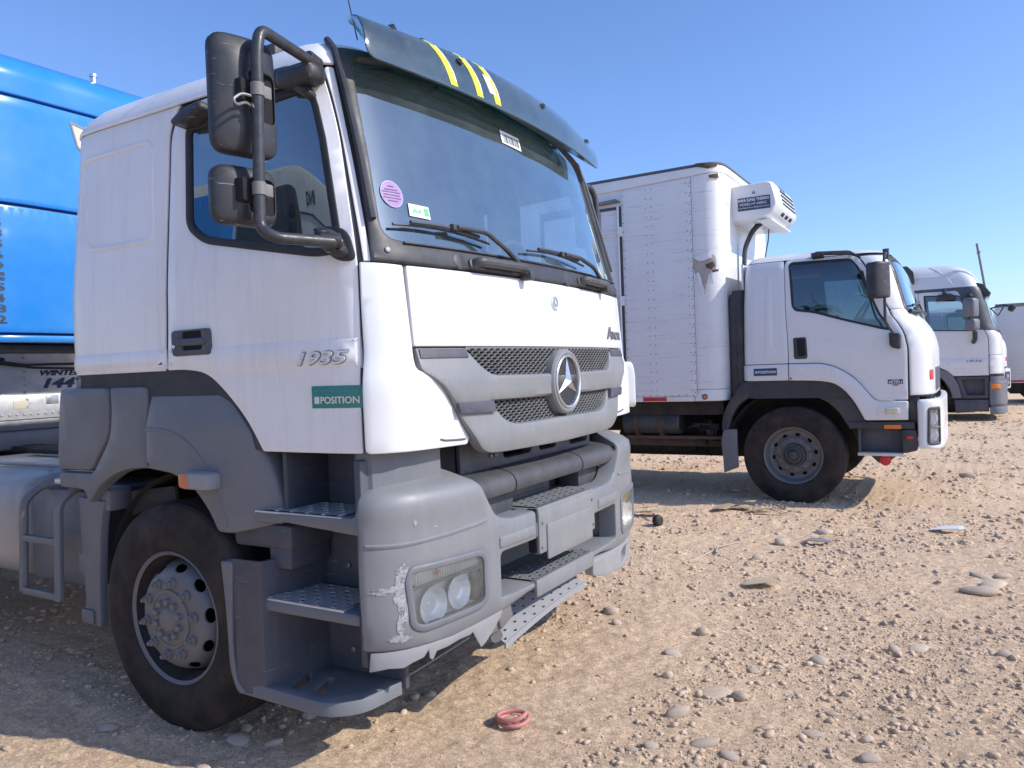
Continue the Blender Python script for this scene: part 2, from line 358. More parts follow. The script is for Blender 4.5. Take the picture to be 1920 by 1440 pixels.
def punched(name, f, x0, y0, x1, y1, nx, ny, mat, parent, lip=.004, r=.34, edge=.0):
    lip = .0012
    """punched tread plate: round holes with raised rims, each closed by a black disc"""
    m = MB(); hm = MB(); dx, dy = (x1 - x0) / nx, (y1 - y0) / ny; N = 8
    for i in range(nx):
        for j in range(ny):
            if (i + j) % 2:
                m.add(f(np.array([(x0 + i * dx, y0 + j * dy), (x0 + (i + 1) * dx, y0 + j * dy), (x0 + (i + 1) * dx, y0 + (j + 1) * dy), (x0 + i * dx, y0 + (j + 1) * dy)]), 0.), [(0, 1, 2, 3)]); continue
            cx, cy = x0 + (i + .5) * dx, y0 + (j + .5) * dy
            sq = np.array([(cx + dx * a, cy + dy * b) for a, b in ((-.5, -.5), (0, -.5), (.5, -.5), (.5, 0), (.5, .5), (0, .5), (-.5, .5), (-.5, 0))])
            an = [math.pi * (1.25 + k / 4) for k in range(8)]; q = lambda s_: np.array([(cx + s_ * r * dx * 1.25 * math.cos(a), cy + s_ * r * dy * 1.25 * math.sin(a)) for a in an])
            V = np.vstack([f(sq, 0.), f(q(1.25), 0.), f(q(1.05), lip), f(q(.9), lip * .6), f(q(.9), -.0045)])
            F = [(l * 8 + k, l * 8 + (k + 1) % 8, (l + 1) * 8 + (k + 1) % 8, (l + 1) * 8 + k) for l in range(4) for k in range(8)]; m.add(V, F); hm.add(f(q(.92), -.0045), [tuple(range(8))])
    o = m.build(name, mat, parent, 12, False); h_ = hm.build('tread_hole_discs', 'hole', None, norm=False); h_.parent = o if parent is T or parent is None else parent; h_['kind'] = 'stuff'; return o  # black discs under the plate paint the shade inside the holes
# ---------------------------------------------------------------- ground
def vnoise(x, y, seed):
    """smooth value noise on arrays"""
    r = np.random.default_rng(seed); T = r.random((256, 256)); xi, yi = np.floor(x).astype(int), np.floor(y).astype(int); fx, fy = x - xi, y - yi
    fx = fx * fx * (3 - 2 * fx); fy = fy * fy * (3 - 2 * fy); g = lambda a, b: T[a % 256, b % 256]
    return (g(xi, yi) * (1 - fx) + g(xi + 1, yi) * fx) * (1 - fy) + (g(xi, yi + 1) * (1 - fx) + g(xi + 1, yi + 1) * fx) * fy - .5
def gh(x, y):
    x, y = np.asarray(x, float), np.asarray(y, float)
    h = .035 * vnoise(x * .45, y * .5, 1) + .018 * vnoise(x * 1.7, y * 1.9, 2) + .010 * vnoise(x * 5.5, y * 6, 3) + .010 * vnoise(x * 13, y * 14, 4) + .012 * vnoise(x * 27, y * 28, 9)
    tr = np.clip(vnoise(x * .5, y * .8, 5) * 3 + .35, 0, 1); yy = y + .12 * vnoise(x * .6, y * .3, 8)
    h += tr * (.017 * vnoise(x * .45, yy * 11, 6) + .012 * vnoise(x * .8, yy * 23, 7))
    gr_ = vnoise(x * .35, yy * 7, 31); h -= .011 * np.exp(-(gr_ / .045) ** 2) * np.clip(vnoise(x * .8, y * 1.2, 33) * 5 + .2, 0, 1)
    fade = np.clip((26 - np.hypot(x, y)) / 12, 0, 1)
    return h * fade
def axis(lo, hi, st, far, g=1.13):
    a = list(np.arange(lo, hi, st)); s_ = st
    while a[-1] < far: s_ *= g; a.append(a[-1] + s_)
    s_ = st; b = []; v = lo
    while v > -far: s_ *= g; v -= s_; b.append(v)
    return np.array(b[::-1] + a)
gx, gy = axis(-4.2, 2.6, .0175, 900), axis(1.2, 7.0, .0175, 900)
XX, YY = np.meshgrid(gx, gy); ZZ = gh(XX, YY); nx_, ny_ = len(gx), len(gy)
gv = np.stack([XX.ravel(), YY.ravel(), ZZ.ravel()], 1)
ii = (np.arange(ny_ - 1)[:, None] * nx_ + np.arange(nx_ - 1)[None]).ravel(); gf = np.stack([ii, ii + 1, ii + nx_ + 1, ii + nx_], 1)
def big_mesh(name, v, f, mat):
    me = bpy.data.meshes.new(name); k = f.shape[1]; me.vertices.add(len(v)); me.vertices.foreach_set('co', v.astype(np.float32).ravel())
    me.loops.add(f.size); me.loops.foreach_set('vertex_index', f.astype(np.int32).ravel()); me.polygons.add(len(f))
    me.polygons.foreach_set('loop_start', np.arange(0, f.size, k, dtype=np.int32)); me.polygons.foreach_set('use_smooth', np.ones(len(f), bool)); me.update(calc_edges=True)
    me.materials.append(mat); return link(bpy.data.objects.new(name, me))
def dirt_mat():
    m, n, p, o = new_mat('dry_gravel_dirt'); v = coords(n)
    c = mix(n, noise(n, v, .55, 5, .6, .3, .7), (0.776, 0.562, 0.372), (0.708, 0.509, 0.338))
    c = mix(n, mul(n, noise(n, v, 2.6, 6, .7, .48, .72), .65), c, (0.795, 0.593, 0.410))
    c = mix(n, mul(n, noise(n, v, 9, 6, .75, .52, .70), .6), c, (0.524, 0.381, 0.258))
    c = mix(n, mul(n, noise(n, v, 70, 4, .7, .55, .68), .55), c, (0.815, 0.646, 0.471))
    c = mix(n, mul(n, noise(n, v, 120, 3, .7, .57, .66), .5), c, (0.349, 0.252, 0.175))  # fine dark specks paint the small shadows between grit into the colour
    vs = coords(n, (.6, 16, 1)); c = mix(n, mul(n, noise(n, vs, 1.3, 4, .6, .55, .72), .35), c, (0.524, 0.376, 0.251))
    for sc_, am in ((48, .17), (130, .20)):
        vv = n.nodes.new('ShaderNodeTexVoronoi'); vv.inputs['Scale'].default_value = sc_; n.links.new(v, vv.inputs['Vector']); se = n.nodes.new('ShaderNodeSeparateColor'); n.links.new(vv.outputs['Color'], se.inputs[0])
        mr = n.nodes.new('ShaderNodeMapRange'); mr.inputs[3].default_value = 1.03 - am; mr.inputs[4].default_value = 1.03 + am; n.links.new(se.outputs[0], mr.inputs[0])
        vm = n.nodes.new('ShaderNodeVectorMath'); vm.operation = 'SCALE'; n.links.new(c, vm.inputs[0]); n.links.new(mr.outputs[0], vm.inputs['Scale']); c = vm.outputs[0]
    n.links.new(c, p.inputs['Base Color']); p.inputs['Roughness'].default_value = .95; p.inputs['Specular IOR Level'].default_value = .15
    b1 = n.nodes.new('ShaderNodeBump'); b1.inputs['Strength'].default_value = 1.; b1.inputs['Distance'].default_value = .011; n.links.new(noise(n, v, 34, 9, .85, .2, .8), b1.inputs['Height'])
    vo = n.nodes.new('ShaderNodeTexVoronoi'); vo.inputs['Scale'].default_value = 75; n.links.new(v, vo.inputs['Vector'])
    b2 = n.nodes.new('ShaderNodeBump'); b2.inputs['Strength'].default_value = .5; b2.inputs['Distance'].default_value = -.006; n.links.new(vo.outputs[0], b2.inputs['Height']); n.links.new(b1.outputs[0], b2.inputs['Normal'])
    n.links.new(b2.outputs[0], p.inputs['Normal']); return m
tag(big_mesh('ground', gv, gf, dirt_mat()), kind='structure')
def stone_mat(name, a, b, d):
    m, n, p, o = new_mat(name); v = coords(n); oi = n.nodes.new('ShaderNodeObjectInfo')
    gm = n.nodes.new('ShaderNodeNewGeometry'); c = mix(n, gm.outputs['Random Per Island'], a, b); c = mix(n, mul(n, oi.outputs['Random'], .5), c, d)
    c = mix(n, mul(n, noise(n, v, 40, 5, .7, .4, .7), .5), c, (.64, .475, .33)); n.links.new(c, p.inputs['Base Color']); p.inputs['Roughness'].default_value = .85
    bb = n.nodes.new('ShaderNodeBump'); bb.inputs['Strength'].default_value = .7; bb.inputs['Distance'].default_value = .003; n.links.new(noise(n, v, 110, 4, .7, .2, .8), bb.inputs['Height']); n.links.new(bb.outputs[0], p.inputs['Normal'])
    return m
MT['gravel'] = stone_mat('gravel_stone', (0.388, 0.291, 0.213), (0.660, 0.501, 0.357), (0.543, 0.410, 0.295))
MT['stonegrey'] = stone_mat('grey_river_stone', (0.369, 0.305, 0.246), (0.543, 0.446, 0.348), (0.524, 0.414, 0.316)); MT['stonetan'] = stone_mat('tan_river_stone', (0.621, 0.482, 0.353), (0.718, 0.564, 0.418), (0.601, 0.455, 0.328))
bm_ = bmesh.new(); bmesh.ops.create_icosphere(bm_, subdivisions=1, radius=1); ico = np.array([v.co[:] for v in bm_.verts]); icf = np.array([[v.index for v in f.verts] for f in bm_.faces]); bm_.free()
bm_ = bmesh.new(); bmesh.ops.create_icosphere(bm_, subdivisions=2, radius=1); ico2 = np.array([v.co[:] for v in bm_.verts]); icf2 = np.array([[v.index for v in f.verts] for f in bm_.faces]); bm_.free()
def scatter(N, rmin, rmax, dmin, dmax, clump):
    """positions in the sector seen by the photograph and a bit beyond, denser near by"""
    out = []
    while len(out) < N:
        k = 4 * N; d = dmin * (dmax / dmin) ** rng.random(k); a = R(120.5) + R(43) * (rng.random(k) * 2 - 1); x, y = d * np.cos(a), d * np.sin(a)
        keep = rng.random(k) < np.clip(.5 + clump * vnoise(x * 1.1, y * 1.1, 21) + clump * .8 * vnoise(x * 3.3, y * 3.1, 22), .02, 1)
        out += list(zip(x[keep], y[keep]))
    out = np.array(out[:N]); return out
octa = np.array([(1, 0, 0), (0, 1, 0), (-1, 0, 0), (0, -1, 0), (0, 0, 1), (0, 0, -1)], float); ocf = np.array([(0, 1, 4), (1, 2, 4), (2, 3, 4), (3, 0, 4), (1, 0, 5), (2, 1, 5), (3, 2, 5), (0, 3, 5)])
def gravel(N, base, fc, smin, sk, ex, smax, clump, name, label):
    pos = scatter(N, 0, 0, 2.0, 26, clump); sz = np.clip(smin + sk * rng.pareto(ex, N), smin, smax) * np.clip(.6 + np.hypot(pos[:, 0], pos[:, 1]) * .09, .7, 2.0)
    ang = rng.random(N) * 6.28; sc = np.stack([sz, sz * rng.uniform(.5, .95, N), sz * rng.uniform(.35, .75, N)], 1); jit = 1 + .55 * (rng.random((N, len(base))) - .5)
    V = base[None] * jit[..., None] * sc[:, None, :]; ca, sa = np.cos(ang)[:, None], np.sin(ang)[:, None]; V = np.stack([V[..., 0] * ca - V[..., 1] * sa, V[..., 0] * sa + V[..., 1] * ca, V[..., 2]], -1)
    V += np.stack([pos[:, 0], pos[:, 1], gh(pos[:, 0], pos[:, 1]) + sc[:, 2] * .25], 1)[:, None, :]
    o = big_mesh(name, V.reshape(-1, 3), (fc[None] + (np.arange(N) * len(base))[:, None, None]).reshape(-1, 3), MT['gravel']); o.data.polygons.foreach_set('use_smooth', np.zeros(N * len(fc), bool)) if len(base) == 6 else None
    tag(o, label, 'gravel', kind='stuff')
gravel(46000, ico, icf, .0035, .0045, 1.8, .023, 1.7, 'gravel', 'loose gravel lying in drifts over the dirt lot')
gravel(110000, octa, ocf, .0022, .0022, 2.2, .009, 1.2, 'fine_gravel', 'fine grit and crumbs of dirt spread over the whole lot')
def on_ground(px, py):
    r = Matrix((_X, _Y, _Z)) @ _d(px, py); t = -1.54 / r.z; return r.x * t, r.y * t
def stone_mesh(seed, kind):
    r = np.random.default_rng(seed); v = ico2 * (1 + .16 * (r.random((len(ico2), 1)) - .5)); k = r.normal(size=(3, 3)) * .22; v = v + .7 * np.tanh(v @ k.T) + .10 * np.sin(3.1 * v @ r.normal(size=(3, 3))); v[:, 2] = np.where(v[:, 2] < -.35, -.35 + (v[:, 2] + .35) * .4, v[:, 2])
    if kind: v = np.round(v * 1.6) / 1.6 * .4 + v * .6
    me = bpy.data.meshes.new('stone'); me.from_pydata(v.tolist(), [], icf2.tolist()); shade(me, 60); return me
SM = [[stone_mesh(100 + i, 0) for i in range(9)], [stone_mesh(300 + i, 1) for i in range(6)]]
for k, mm in enumerate(SM):
    for i, me in enumerate(mm): me.materials.append(MT['stonegrey' if (i + k) % 3 else 'stonetan'])
def stone(x, y, r, shape, tall, label, group='loose stones on the dirt lot', ratio=.7, sink=.25, a=None, mi=None):
    mm = SM[shape]; o = bpy.data.objects.new('stone', mm[rng.integers(len(mm)) if mi is None else mi]); COL.objects.link(o)
    o.scale = (r, r * ratio, r * tall); o.rotation_euler = (rng.uniform(-.15, .15), rng.uniform(-.15, .15), rng.random() * 6.28 if a is None else a)
    o.location = (x, y, float(gh(x, y)) + r * tall * (.35 - sink)); return tag(o, label, 'stone', group)
BIG = [ # photo position, half width in pixels, height ratio, label, mesh, shape, sink
 (1270, 1338, 20, .72, 'grey egg-shaped stone lying loose with a dark shadow, right of the red hose coil', 1, 0, .0),
 (1145, 1145, 16, .8, 'rounded grey stone just below the front bumper step', 2, 0, .05), (1157, 1166, 9, .8, 'small pebble touching the rounded stone below the front bumper', 4, 0, .05),
 (1838, 1115, 25, .5, 'large flat grey river stone with a pale top at the right', 5, 0, .1), (1862, 1101, 20, .35, 'pale tan flat stone beside the large grey river stone', 0, 0, .3),
 (1880, 1086, 11, .5, 'small rounded stone behind the pale flat one at the right', 1, 0, .1), (1842, 1084, 17, .4, 'flat stone half sunk behind the large river stone', 2, 0, .3),
 (1252, 1267, 10, .95, 'upright tan pebble standing on the dirt past the hose coil', 3, 0, .0), (1545, 1000, 15, .5, 'low pale stone in the middle of the lot', 3, 0, .3),
 (1468, 1021, 13, .7, 'domed grey stone in the middle distance', 4, 0, .2), (1814, 895, 10, .7, 'dark grey round stone alone in the far right of the lot', 5, 0, .1),
 (1320, 1390, 24, .45, 'half buried oval stone with a pale streak in the foreground', 1, 0, .25), (1370, 1412, 22, .4, 'half buried dark stone in the foreground', 2, 0, .35),
 (1525, 1368, 22, .3, 'pale flat stone flush with the dirt in the foreground', 3, 0, .5), (1630, 1420, 15, .6, 'grey rounded stone near the bottom edge of the view', 7, 0, .1),
 (1435, 1362, 13, .6, 'tan stone of the pair left of the flush pale stone', 6, 0, .15), (1443, 1374, 10, .7, 'small stone in front of the tan one of the pair', 0, 0, .1),
 (1222, 1398, 14, .5, 'grey flat stone, left of the half buried oval stone', 4, 0, .2), (1186, 1400, 13, .5, 'pale grey stone nearest the lower middle', 5, 0, .3),
 (806, 1298, 13, .75, 'round stone at the edge of the truck shadow below the bumper', 2, 0, .05), (777, 1303, 11, .8, 'tan round stone in the truck shadow edge below the bumper', 3, 0, .05),
 (448, 1382, 18, .55, 'grey stone in shadow in front of the tyre', 7, 0, .1), (513, 1388, 14, .6, 'flat stone in shadow right of the grey one by the tyre', 1, 0, .15), (580, 1338, 13, .7, 'dark round stone in shadow below the bottom cab step', 4, 0, .1), (462, 1358, 12, .7, 'small stone against the front tyre tread', 2, 0, .1), (380, 1436, 16, .4, 'pale stone at the bottom edge below the tyre', 3, 0, .2), (203, 1363, 18, .3, 'flat flake of stone in the tyre shadow', 1, 1, .1),
 (1335, 1298, 34, .25, 'broad pale stone worn flush with the dirt', 0, 0, .75), (1420, 1052, 8, .9, 'upright pebble near the tyre marks', 1, 0, 0), (1262, 1222, 14, .45, 'flat grey stone left of the upright pebble', 7, 0, .25), (1316, 1183, 13, .8, 'rounded tan pebble beside a dirt clod', 3, 0, .1), (1678, 1218, 10, .9, 'small dark stone casting a shadow in the tyre marks', 4, 0, 0), (1725, 1212, 17, .35, 'pale flat stone in the tyre marks', 0, 0, .5), (1560, 1330, 11, .6, 'stone behind the flush pale stone', 5, 0, .1), (975, 1265, 12, .5, 'grey stone above the red hose coil', 6, 0, .3),
]
for px, py, hw, tall, lab, mi, sh, sk_ in BIG:
    x, y = on_ground(px, py); dist = math.hypot(x, y); stone(x, y, hw * 1.05 * dist / 1450 * 1.05, sh, tall * .8, lab, None, .68, sk_, R(30) + rng.uniform(-.3, .3), mi % len(SM[sh]))
GL = ['half sunk rounded stone among the gravel', 'loose angular stone on the dirt']
P_ = scatter(255, 0, 0, 2.4, 15, 1.2)
for k, (x, y) in enumerate(P_):
    r = (.012 + .010 * rng.pareto(2.2)); r = min(r, .045) * (.75 + .05 * math.hypot(x, y)); ang_ = rng.random() < .35
    stone(x, y, r, int(ang_), rng.uniform(.3, .75), GL[int(ang_)] if 1 else '', 'loose stones on the dirt lot', rng.uniform(.55, .9), rng.uniform(.05, .45))
# ================================================================ white tractor unit in the foreground
AX, YC = -2.985, 3.39
T = thing('tractor_unit', 'big white tractor unit with grey bumper and green windscreen visor, nearest the camera', 'truck', (AX, YC, 0))
CAB = Shell([(1.255, 0), (1.25, .2), (1.24, .4), (1.222, .6), (1.197, .8), (1.162, 1.0), (1.132, 1.1), (1.085, 1.17), (1.02, 1.205), (.9, 1.219), (.4, 1.222), (-.3, 1.222), (-.70, 1.22), (-.80, 1.195), (-.85, 1.13), (-.86, 1.0), (-.86, 0)],
 [(0, 0), (1.635, 0), (1.95, .025), (2.06, .05), (2.8, .235), (2.86, .28), (2.92, .40), (2.97, .60), (3.0, .85), (3.02, 1.1)],
 [(0, 0), (1.95, 0), (2.75, .055), (2.80, .075), (2.86, .13), (2.92, .23), (2.97, .36), (3.0, .52), (3.02, .8)])
BUM = Shell([(1.285, 0), (1.28, .3), (1.265, .6), (1.23, .85), (1.19, 1.04), (1.155, 1.13), (1.10, 1.2), (1.03, 1.238), (.95, 1.245), (.5, 1.245)], [(0, .04), (.45, .02), (.55, 0), (3, 0)], [(0, 0), (3, 0)], .4, 1.1)
def cabl(uv, off):
    """cab skin whose lower corner swells outwards"""
    uv = np.asarray(uv, float); t = np.clip((1.62 - uv[:, 1]) / .14, 0, 1); t = t * t * (3 - 2 * t); k = np.clip((np.abs(uv[:, 0]) - .80) / .3, 0, 1); return CAB(uv, off + t * .032 * k)
def P(mb_or_name, *a): pass
# --- cab carcass: dark inner skin with the real window openings
WS = rp([(-1.095, 2.79, .05), (-1.10, 2.37, 0), (-1.112, 2.05, .07), (-.6, 2.048, 0), (0, 2.046, 0), (.6, 2.048, 0), (1.112, 2.05, .07), (1.10, 2.37, 0), (1.095, 2.79, .05), (.9, 2.838, .05), (.45, 2.852, 0), (0, 2.856, 0), (-.45, 2.852, 0), (-.9, 2.838, .05)])
sx = CAB.sx
DW = [(-2.16, 2.645, .05), (-1.245, 2.682, .09), (-1.222, 2.40, 0), (-1.262, 2.02, .0), (-1.30, 1.995, .05), (-1.36, 1.995, 0), (-2.05, 2.118, .06), (-2.155, 2.20, .05)]
DW = [(-2.15, 2.645, .05), (-1.275, 2.680, .10), (-1.262, 2.45, 0), (-1.272, 2.05, .0), (-1.30, 1.998, .04), (-1.40, 1.996, .05), (-2.06, 2.122, .07), (-2.165, 2.20, .05)]
DWp = rp(DW); DWm = rp([(-u, z, r) for u, z, r in DW][::-1])
L = CAB.L
MB().panel(rect(-L + .002, 1.25, L - .002, 2.86, .0), CAB, -.008, .03, 0, .09, [WS, DWp, DWm], 0).build('cab_frame', 'interior', T)
MB().panel(rect(-L + .3, 1.3, L - .3, 2.80, .0), CAB, -.07, .004, 0, .12, [inset(ccw(WS), -.03), inset(ccw(DWp), -.02), inset(ccw(DWm), -.02)], 0).build('cab_lining', 'interior', T)
# --- white outer panels
MB().panel(rp([(-3.42, 1.585, .02), (-2.36, 1.588, .008), (-2.335, 1.86, .2), (-2.322, 2.16, .3), (-2.290, 2.66, .3), (-2.21, 2.742, .05), (-2.20, 2.749, 0), (-3.42, 2.749, 0)], .02), CAB, .0, .012, .004, .07).build('rear_side_panel', 'white', T)
_pp = rp([(-3.05, 2.635, .06), (-2.42, 2.640, .08), (-2.405, 2.16, .07), (-2.935, 2.165, .07)], .05)
MB().panel(_pp, CAB, .007, .01, .010, .07, [inset(ccw(_pp), .030)], .012, .012).build('pressed_side_panel', 'white', T)
DOOR = rp([(-2.338, 1.590, .008), (-2.315, 1.86, .2), (-2.302, 2.16, .3), (-2.270, 2.64, .3), (-2.17, 2.733, .13), (-2.02, 2.742, .05), (-1.225, 2.742, .05), (-1.207, 2.60, .2), (-1.200, 2.46, .3), (-1.222, 1.98, .3), (-1.236, 1.74, .2), (-1.25, 1.55, .1), (-1.25, 1.245, .01), (-1.757, 1.245, .01), (-1.842, 1.372, .1), (-1.965, 1.49, .12), (-2.08, 1.573, .1), (-2.22, 1.590, .05)], .02)
door = MB().panel(DOOR, CAB, .001, .012, .004, .06, [DWp], .004).build('door', 'white', T)
MB().panel(inset(ccw(DWp), -.004), CAB, .008, .02, .005, .06, [inset(ccw(DWp), .030)], .005).build('window_seal', 'rubbergasket', door)
MB().panel(inset(ccw(DWp), .022), CAB, -.004, .004, 0, .09).build('window_glass', 'side', door)
# door crease lines: shallow raised swage bands
MB().panel(rp([(-2.33, 1.598, .01), (-2.33, 1.690, .01), (-1.238, 1.690, .01), (-1.238, 1.562, .01), (-2.02, 1.562, .02), (-2.12, 1.592, .04)]), CAB, .007, .02, .024, .07).build('swage_band', 'white', door)
MB().panel(rp([(-3.40, 1.592, .01), (-3.40, 1.690, .01), (-2.345, 1.690, .01), (-2.345, 1.592, .01)]), CAB, .007, .02, .024, .07).build('swage_band', 'white', T)
dh = MB().panel(rect(-2.288, 1.648, -2.036, 1.760, .022), CAB, .016, .03, .008, .05, [rect(-2.215, 1.672, -2.085, 1.752, .012)], .004, .05).build('door_handle', 'greydark', door)
m = MB()
for a, b, c, d, o1 in ((-2.246, 1.690, -2.062, 1.722, .020),): m.panel(rect(a, b, c, d, .012), CAB, .022, .02, .006, .05)
m.build('handle_grip', 'greydark', dh)
MB().panel(circ((-2.268, 1.690), .009, 12), CAB, .018, .01, .002, .02).build('lock_barrel', 'chrome', dh)
MB().panel(rect(-2.222, 1.665, -2.078, 1.756, .01), CAB, .0045, .002, 0, .06).build('handle_recess', 'hole', dh)
fc = lambda uv, off: CAB(uv, off)
text('1935', 'model_number', CAB, (sx(.752), 1.580), .056, 'steel', door, .255, .0095, .035, .28, .001)
text('1935', 'model_number', CAB, (sx(.757), 1.583), .050, 'numeral', door, .245, .013, .008, .28, .003)
st = MB().panel(rect(sx(.815), 1.417, sx(1.056) + .002, 1.502, .004), CAB, .0035, .003, .0008, .06).build('company_sticker', 'teal', door)
a0 = sx(.815); text('POSITION', 'sticker_lettering', CAB, (a0 + .045, 1.434), .027, 'cream_print', st, .178, .0048, .02, 0, .0004)
text('MONITOREO SATELITAL', 'sticker_lettering', CAB, (a0 + .018, 1.478), .010, 'teal', st, .208, .0046, .005, 0, .0004).data.materials[0] = surf('pale_teal_print', (.10, .34, .32), .5)
MB().panel(rect(a0 + .014, 1.434, a0 + .038, 1.461, .004), CAB, .0045, .001, 0, .03).build('sticker_emblem', 'tapewhite', st)
far_door = mirror_y(door, T)
for ch in list(far_door.children):
    if ch.name.startswith(('model_number', 'company_sticker')):
        for g in list(ch.children): bpy.data.objects.remove(g)
        bpy.data.objects.remove(ch)
mirror_y([o for o in T.children if o.name.startswith('rear_side_panel')][0], T)
MB().panel(rp([(-1.198, 1.965, .005), (-1.190, 2.46, .1), (-1.195, 2.60, .1), (-1.213, 2.742, .02), (-1.17, 2.742, .01), (-1.165, 2.36, .05), (-1.17, 1.965, .005)], .01), CAB, .0, .01, .002, .05).build('windscreen_pillar', 'white', T)
mirror_y([o for o in T.children if o.name.startswith('windscreen_pillar')][0], T)
MB().panel(rect(-L + .01, 1.26, L - .01, 2.7, .0), lambda uv, off: CAB(np.stack([np.where(uv[:, 0] > 0, uv[:, 0], uv[:, 0]), uv[:, 1]], 1), off), -.004, .004, 0, .2, [rect(-3.36, 1.2, 3.36, 2.8, .0)] if 0 else []).build('rear_wall', 'white', T) if 0 else None
back = MB().box((-.862, -1.0, 1.3), (-.845, 1.0, 2.75)).build('rear_wall', 'white', T)
# --- roof: lower rim with a notch for the windscreen, then lofted crown
notch = [(-1.17, 2.7515, 0), (-1.165, 2.80, .05), (-.93, 2.868, .05), (0, 2.872, 0), (.93, 2.868, .05), (1.165, 2.80, .05), (1.17, 2.7515, 0)]
m = MB().panel(rp([(-L + .01, 2.7515, 0)] + notch + [(L - .01, 2.7515, 0), (L - .01, 2.90, 0), (-L + .01, 2.90, 0)], 0), CAB, .010, .012, .004, .03)
us = np.linspace(-L, L, 161)
loops = [CAB(np.stack([us, np.full_like(us, z)], 1), .010 if z < 2.95 else .006) for z in (2.895, 2.91, 2.925, 2.94, 2.955, 2.97, 2.985, 3.0, 3.012, 3.02)]
c_ = loops[-1].mean(0); loops.append(c_ + (loops[-1] - c_) * .4 + np.array([0, 0, .006])); m.loft([l.tolist() for l in loops], (False, True), False)
roof = m.build('roof', 'white', T, 40)
m = MB().tube([CAB(np.array([(u, 2.751)]), .006)[0] for u in np.linspace(-3.3, -1.25, 24)], .006, 6); m.build('rain_gutter', 'white', roof)
m = MB(); m.box((.31, -1.0, 2.90), (.46, -.86, 2.985), .02); m.build('roof_marker_lamp', 'black', roof)
MB().tube([(.80, -.86, 2.95), (.70, -.93, 3.6), (.66, -.95, 3.9)], .003, 5).build('aerial', 'pipe', roof)
# --- black windscreen surround, glass, cowl
SUR = rp([(-1.172, 1.962, .01), (-1.160, 2.10, .1), (-1.150, 2.36, .2), (-1.152, 2.69, .1), (-1.17, 2.838, .03), (-1.10, 2.842, .03), (-.93, 2.868, .06), (0, 2.882, 0), (.93, 2.868, .06), (1.10, 2.842, .03), (1.17, 2.838, .03), (1.152, 2.69, .1), (1.150, 2.36, .2), (1.160, 2.10, .1), (1.172, 1.962, .01), (0, 1.958, 0)], .02)
sur = MB().panel(SUR, CAB, .016, .03, .010, .06, [WS], .014, .03).build('windscreen_surround', 'black', T)
MB().panel(inset(ccw(WS), -.008), CAB, -.008, .002, 0, .05).build('windscreen', 'ws', T)
for sg in (-1, 1):
    m = MB().tube([CAB(np.array([(sg * u, z)]), .022)[0] for u, z in ((1.20, 2.86), (1.17, 2.80), (1.148, 2.65), (1.14, 2.36), (1.142, 2.12))], .015, 8); m.build('pillar_deflector', 'black', sur)
for u, z in ((-.735, 1.990), (.17, 1.982)): MB().panel(circ((u, z), .033, 18), CAB, .018, .01, .004, .03).build('washer_cap', 'black', sur)
for u in (-1.105, 1.105): MB().panel(circ((u, 2.003), .012, 10), CAB, .022, .01, .003, .02).build('trim_screw', 'steel', sur)
m = MB().tube([CAB(np.array([(u, 2.036)]), .022)[0] for u in np.linspace(-1.03, 1.03, 30)], .005, 6); m.build('cowl_ridge', 'black', sur)
def grab(u0, u1):
    pts = [CAB(np.array([p]), o_)[0] for p, o_ in (((u0 + .03, 1.982), .0), ((u0 + .035, 1.984), .055), ((u1 - .03, 1.984), .055), ((u1 - .03, 1.982), .0))]
    return MB().tube(pts, .021, 10, .03).panel(rect(u0, 1.962, u0 + .10, 2.003, .015), CAB, .028, .02, .008, .05).panel(rect(u1 - .10, 1.962, u1, 2.003, .015), CAB, .028, .02, .008, .05).build('grab_handle', 'blackbar', T)
grab(-.68, -.275); grab(.30, .72)
def wiper(tip, knuckle, blade_end, piv):
    c = lambda p, o_: CAB(np.array([p]), o_)[0]
    n_ = 8; bl = [(tip[0] + (blade_end[0] - tip[0]) * t, tip[1] + (blade_end[1] - tip[1]) * t + .016 * math.sin(math.pi * t)) for t in np.linspace(0, 1, n_)]
    w_ = MB().tube([c(p, .016) for p in bl], .006, 6).tube([c((p[0], p[1] + .008), .028) for p in bl[1:-1]], .008, 6).build('wiper', 'black', T)
    MB().tube([c(knuckle, .045), c((knuckle[0] + .18, knuckle[1] - .004), .055), c((piv[0] - .16, piv[1] + .10), .06), c(piv, .05)], .011, 8, .03, True).box(np.array(c(piv, .03)) - .02, np.array(c(piv, .05)) + .02, .01).build('wiper_arm', 'black', w_)
    MB().box(np.array(c(knuckle, .035)) - np.array([.012, .03, .012]), np.array(c(knuckle, .035)) + np.array([.012, .03, .014]), .004).build('wiper_joint', 'black', w_)
wiper((-1.062, 2.108), (-.735, 2.122), (-.50, 2.088), (-.285, 1.955)); wiper((-.19, 2.092), (.156, 2.102), (.46, 2.082), (.66, 1.962))
# stickers on the glass
ps = MB().panel(circ((-1.018, 2.243), .052, 28), CAB, -.003, .001, 0, .06).build('round_sticker', 'purple', T)
MB().panel(circ((-1.018, 2.243), .055, 28), CAB, -.0038, .001, 0, .06, [circ((-1.018, 2.243), .047, 24)], 0).build('sticker_rim', 'bluering', ps)
m = MB()
for k, (dz, wd) in enumerate(((.03, .02), (.016, .045), (.006, .06), (-.006, .055), (-.018, .06), (-.03, .035))): m.panel(rect(-1.018 - wd / 1.3, 2.243 + dz - .002, -1.018 + wd / 1.5, 2.243 + dz + .003, 0), CAB, -.002, .0005, 0, .1)
m.build('sticker_print', 'dark_print', ps)
wsx = MB().panel(np.array([(-.947, 2.163), (-.832, 2.160), (-.832, 2.213), (-.943, 2.215)]), CAB, -.003, .001, 0, .06).build('paper_sticker', 'paper', T)
m = MB().panel(rect(-.862, 2.172, -.838, 2.205, .0), CAB, -.002, .0005, 0, .1)
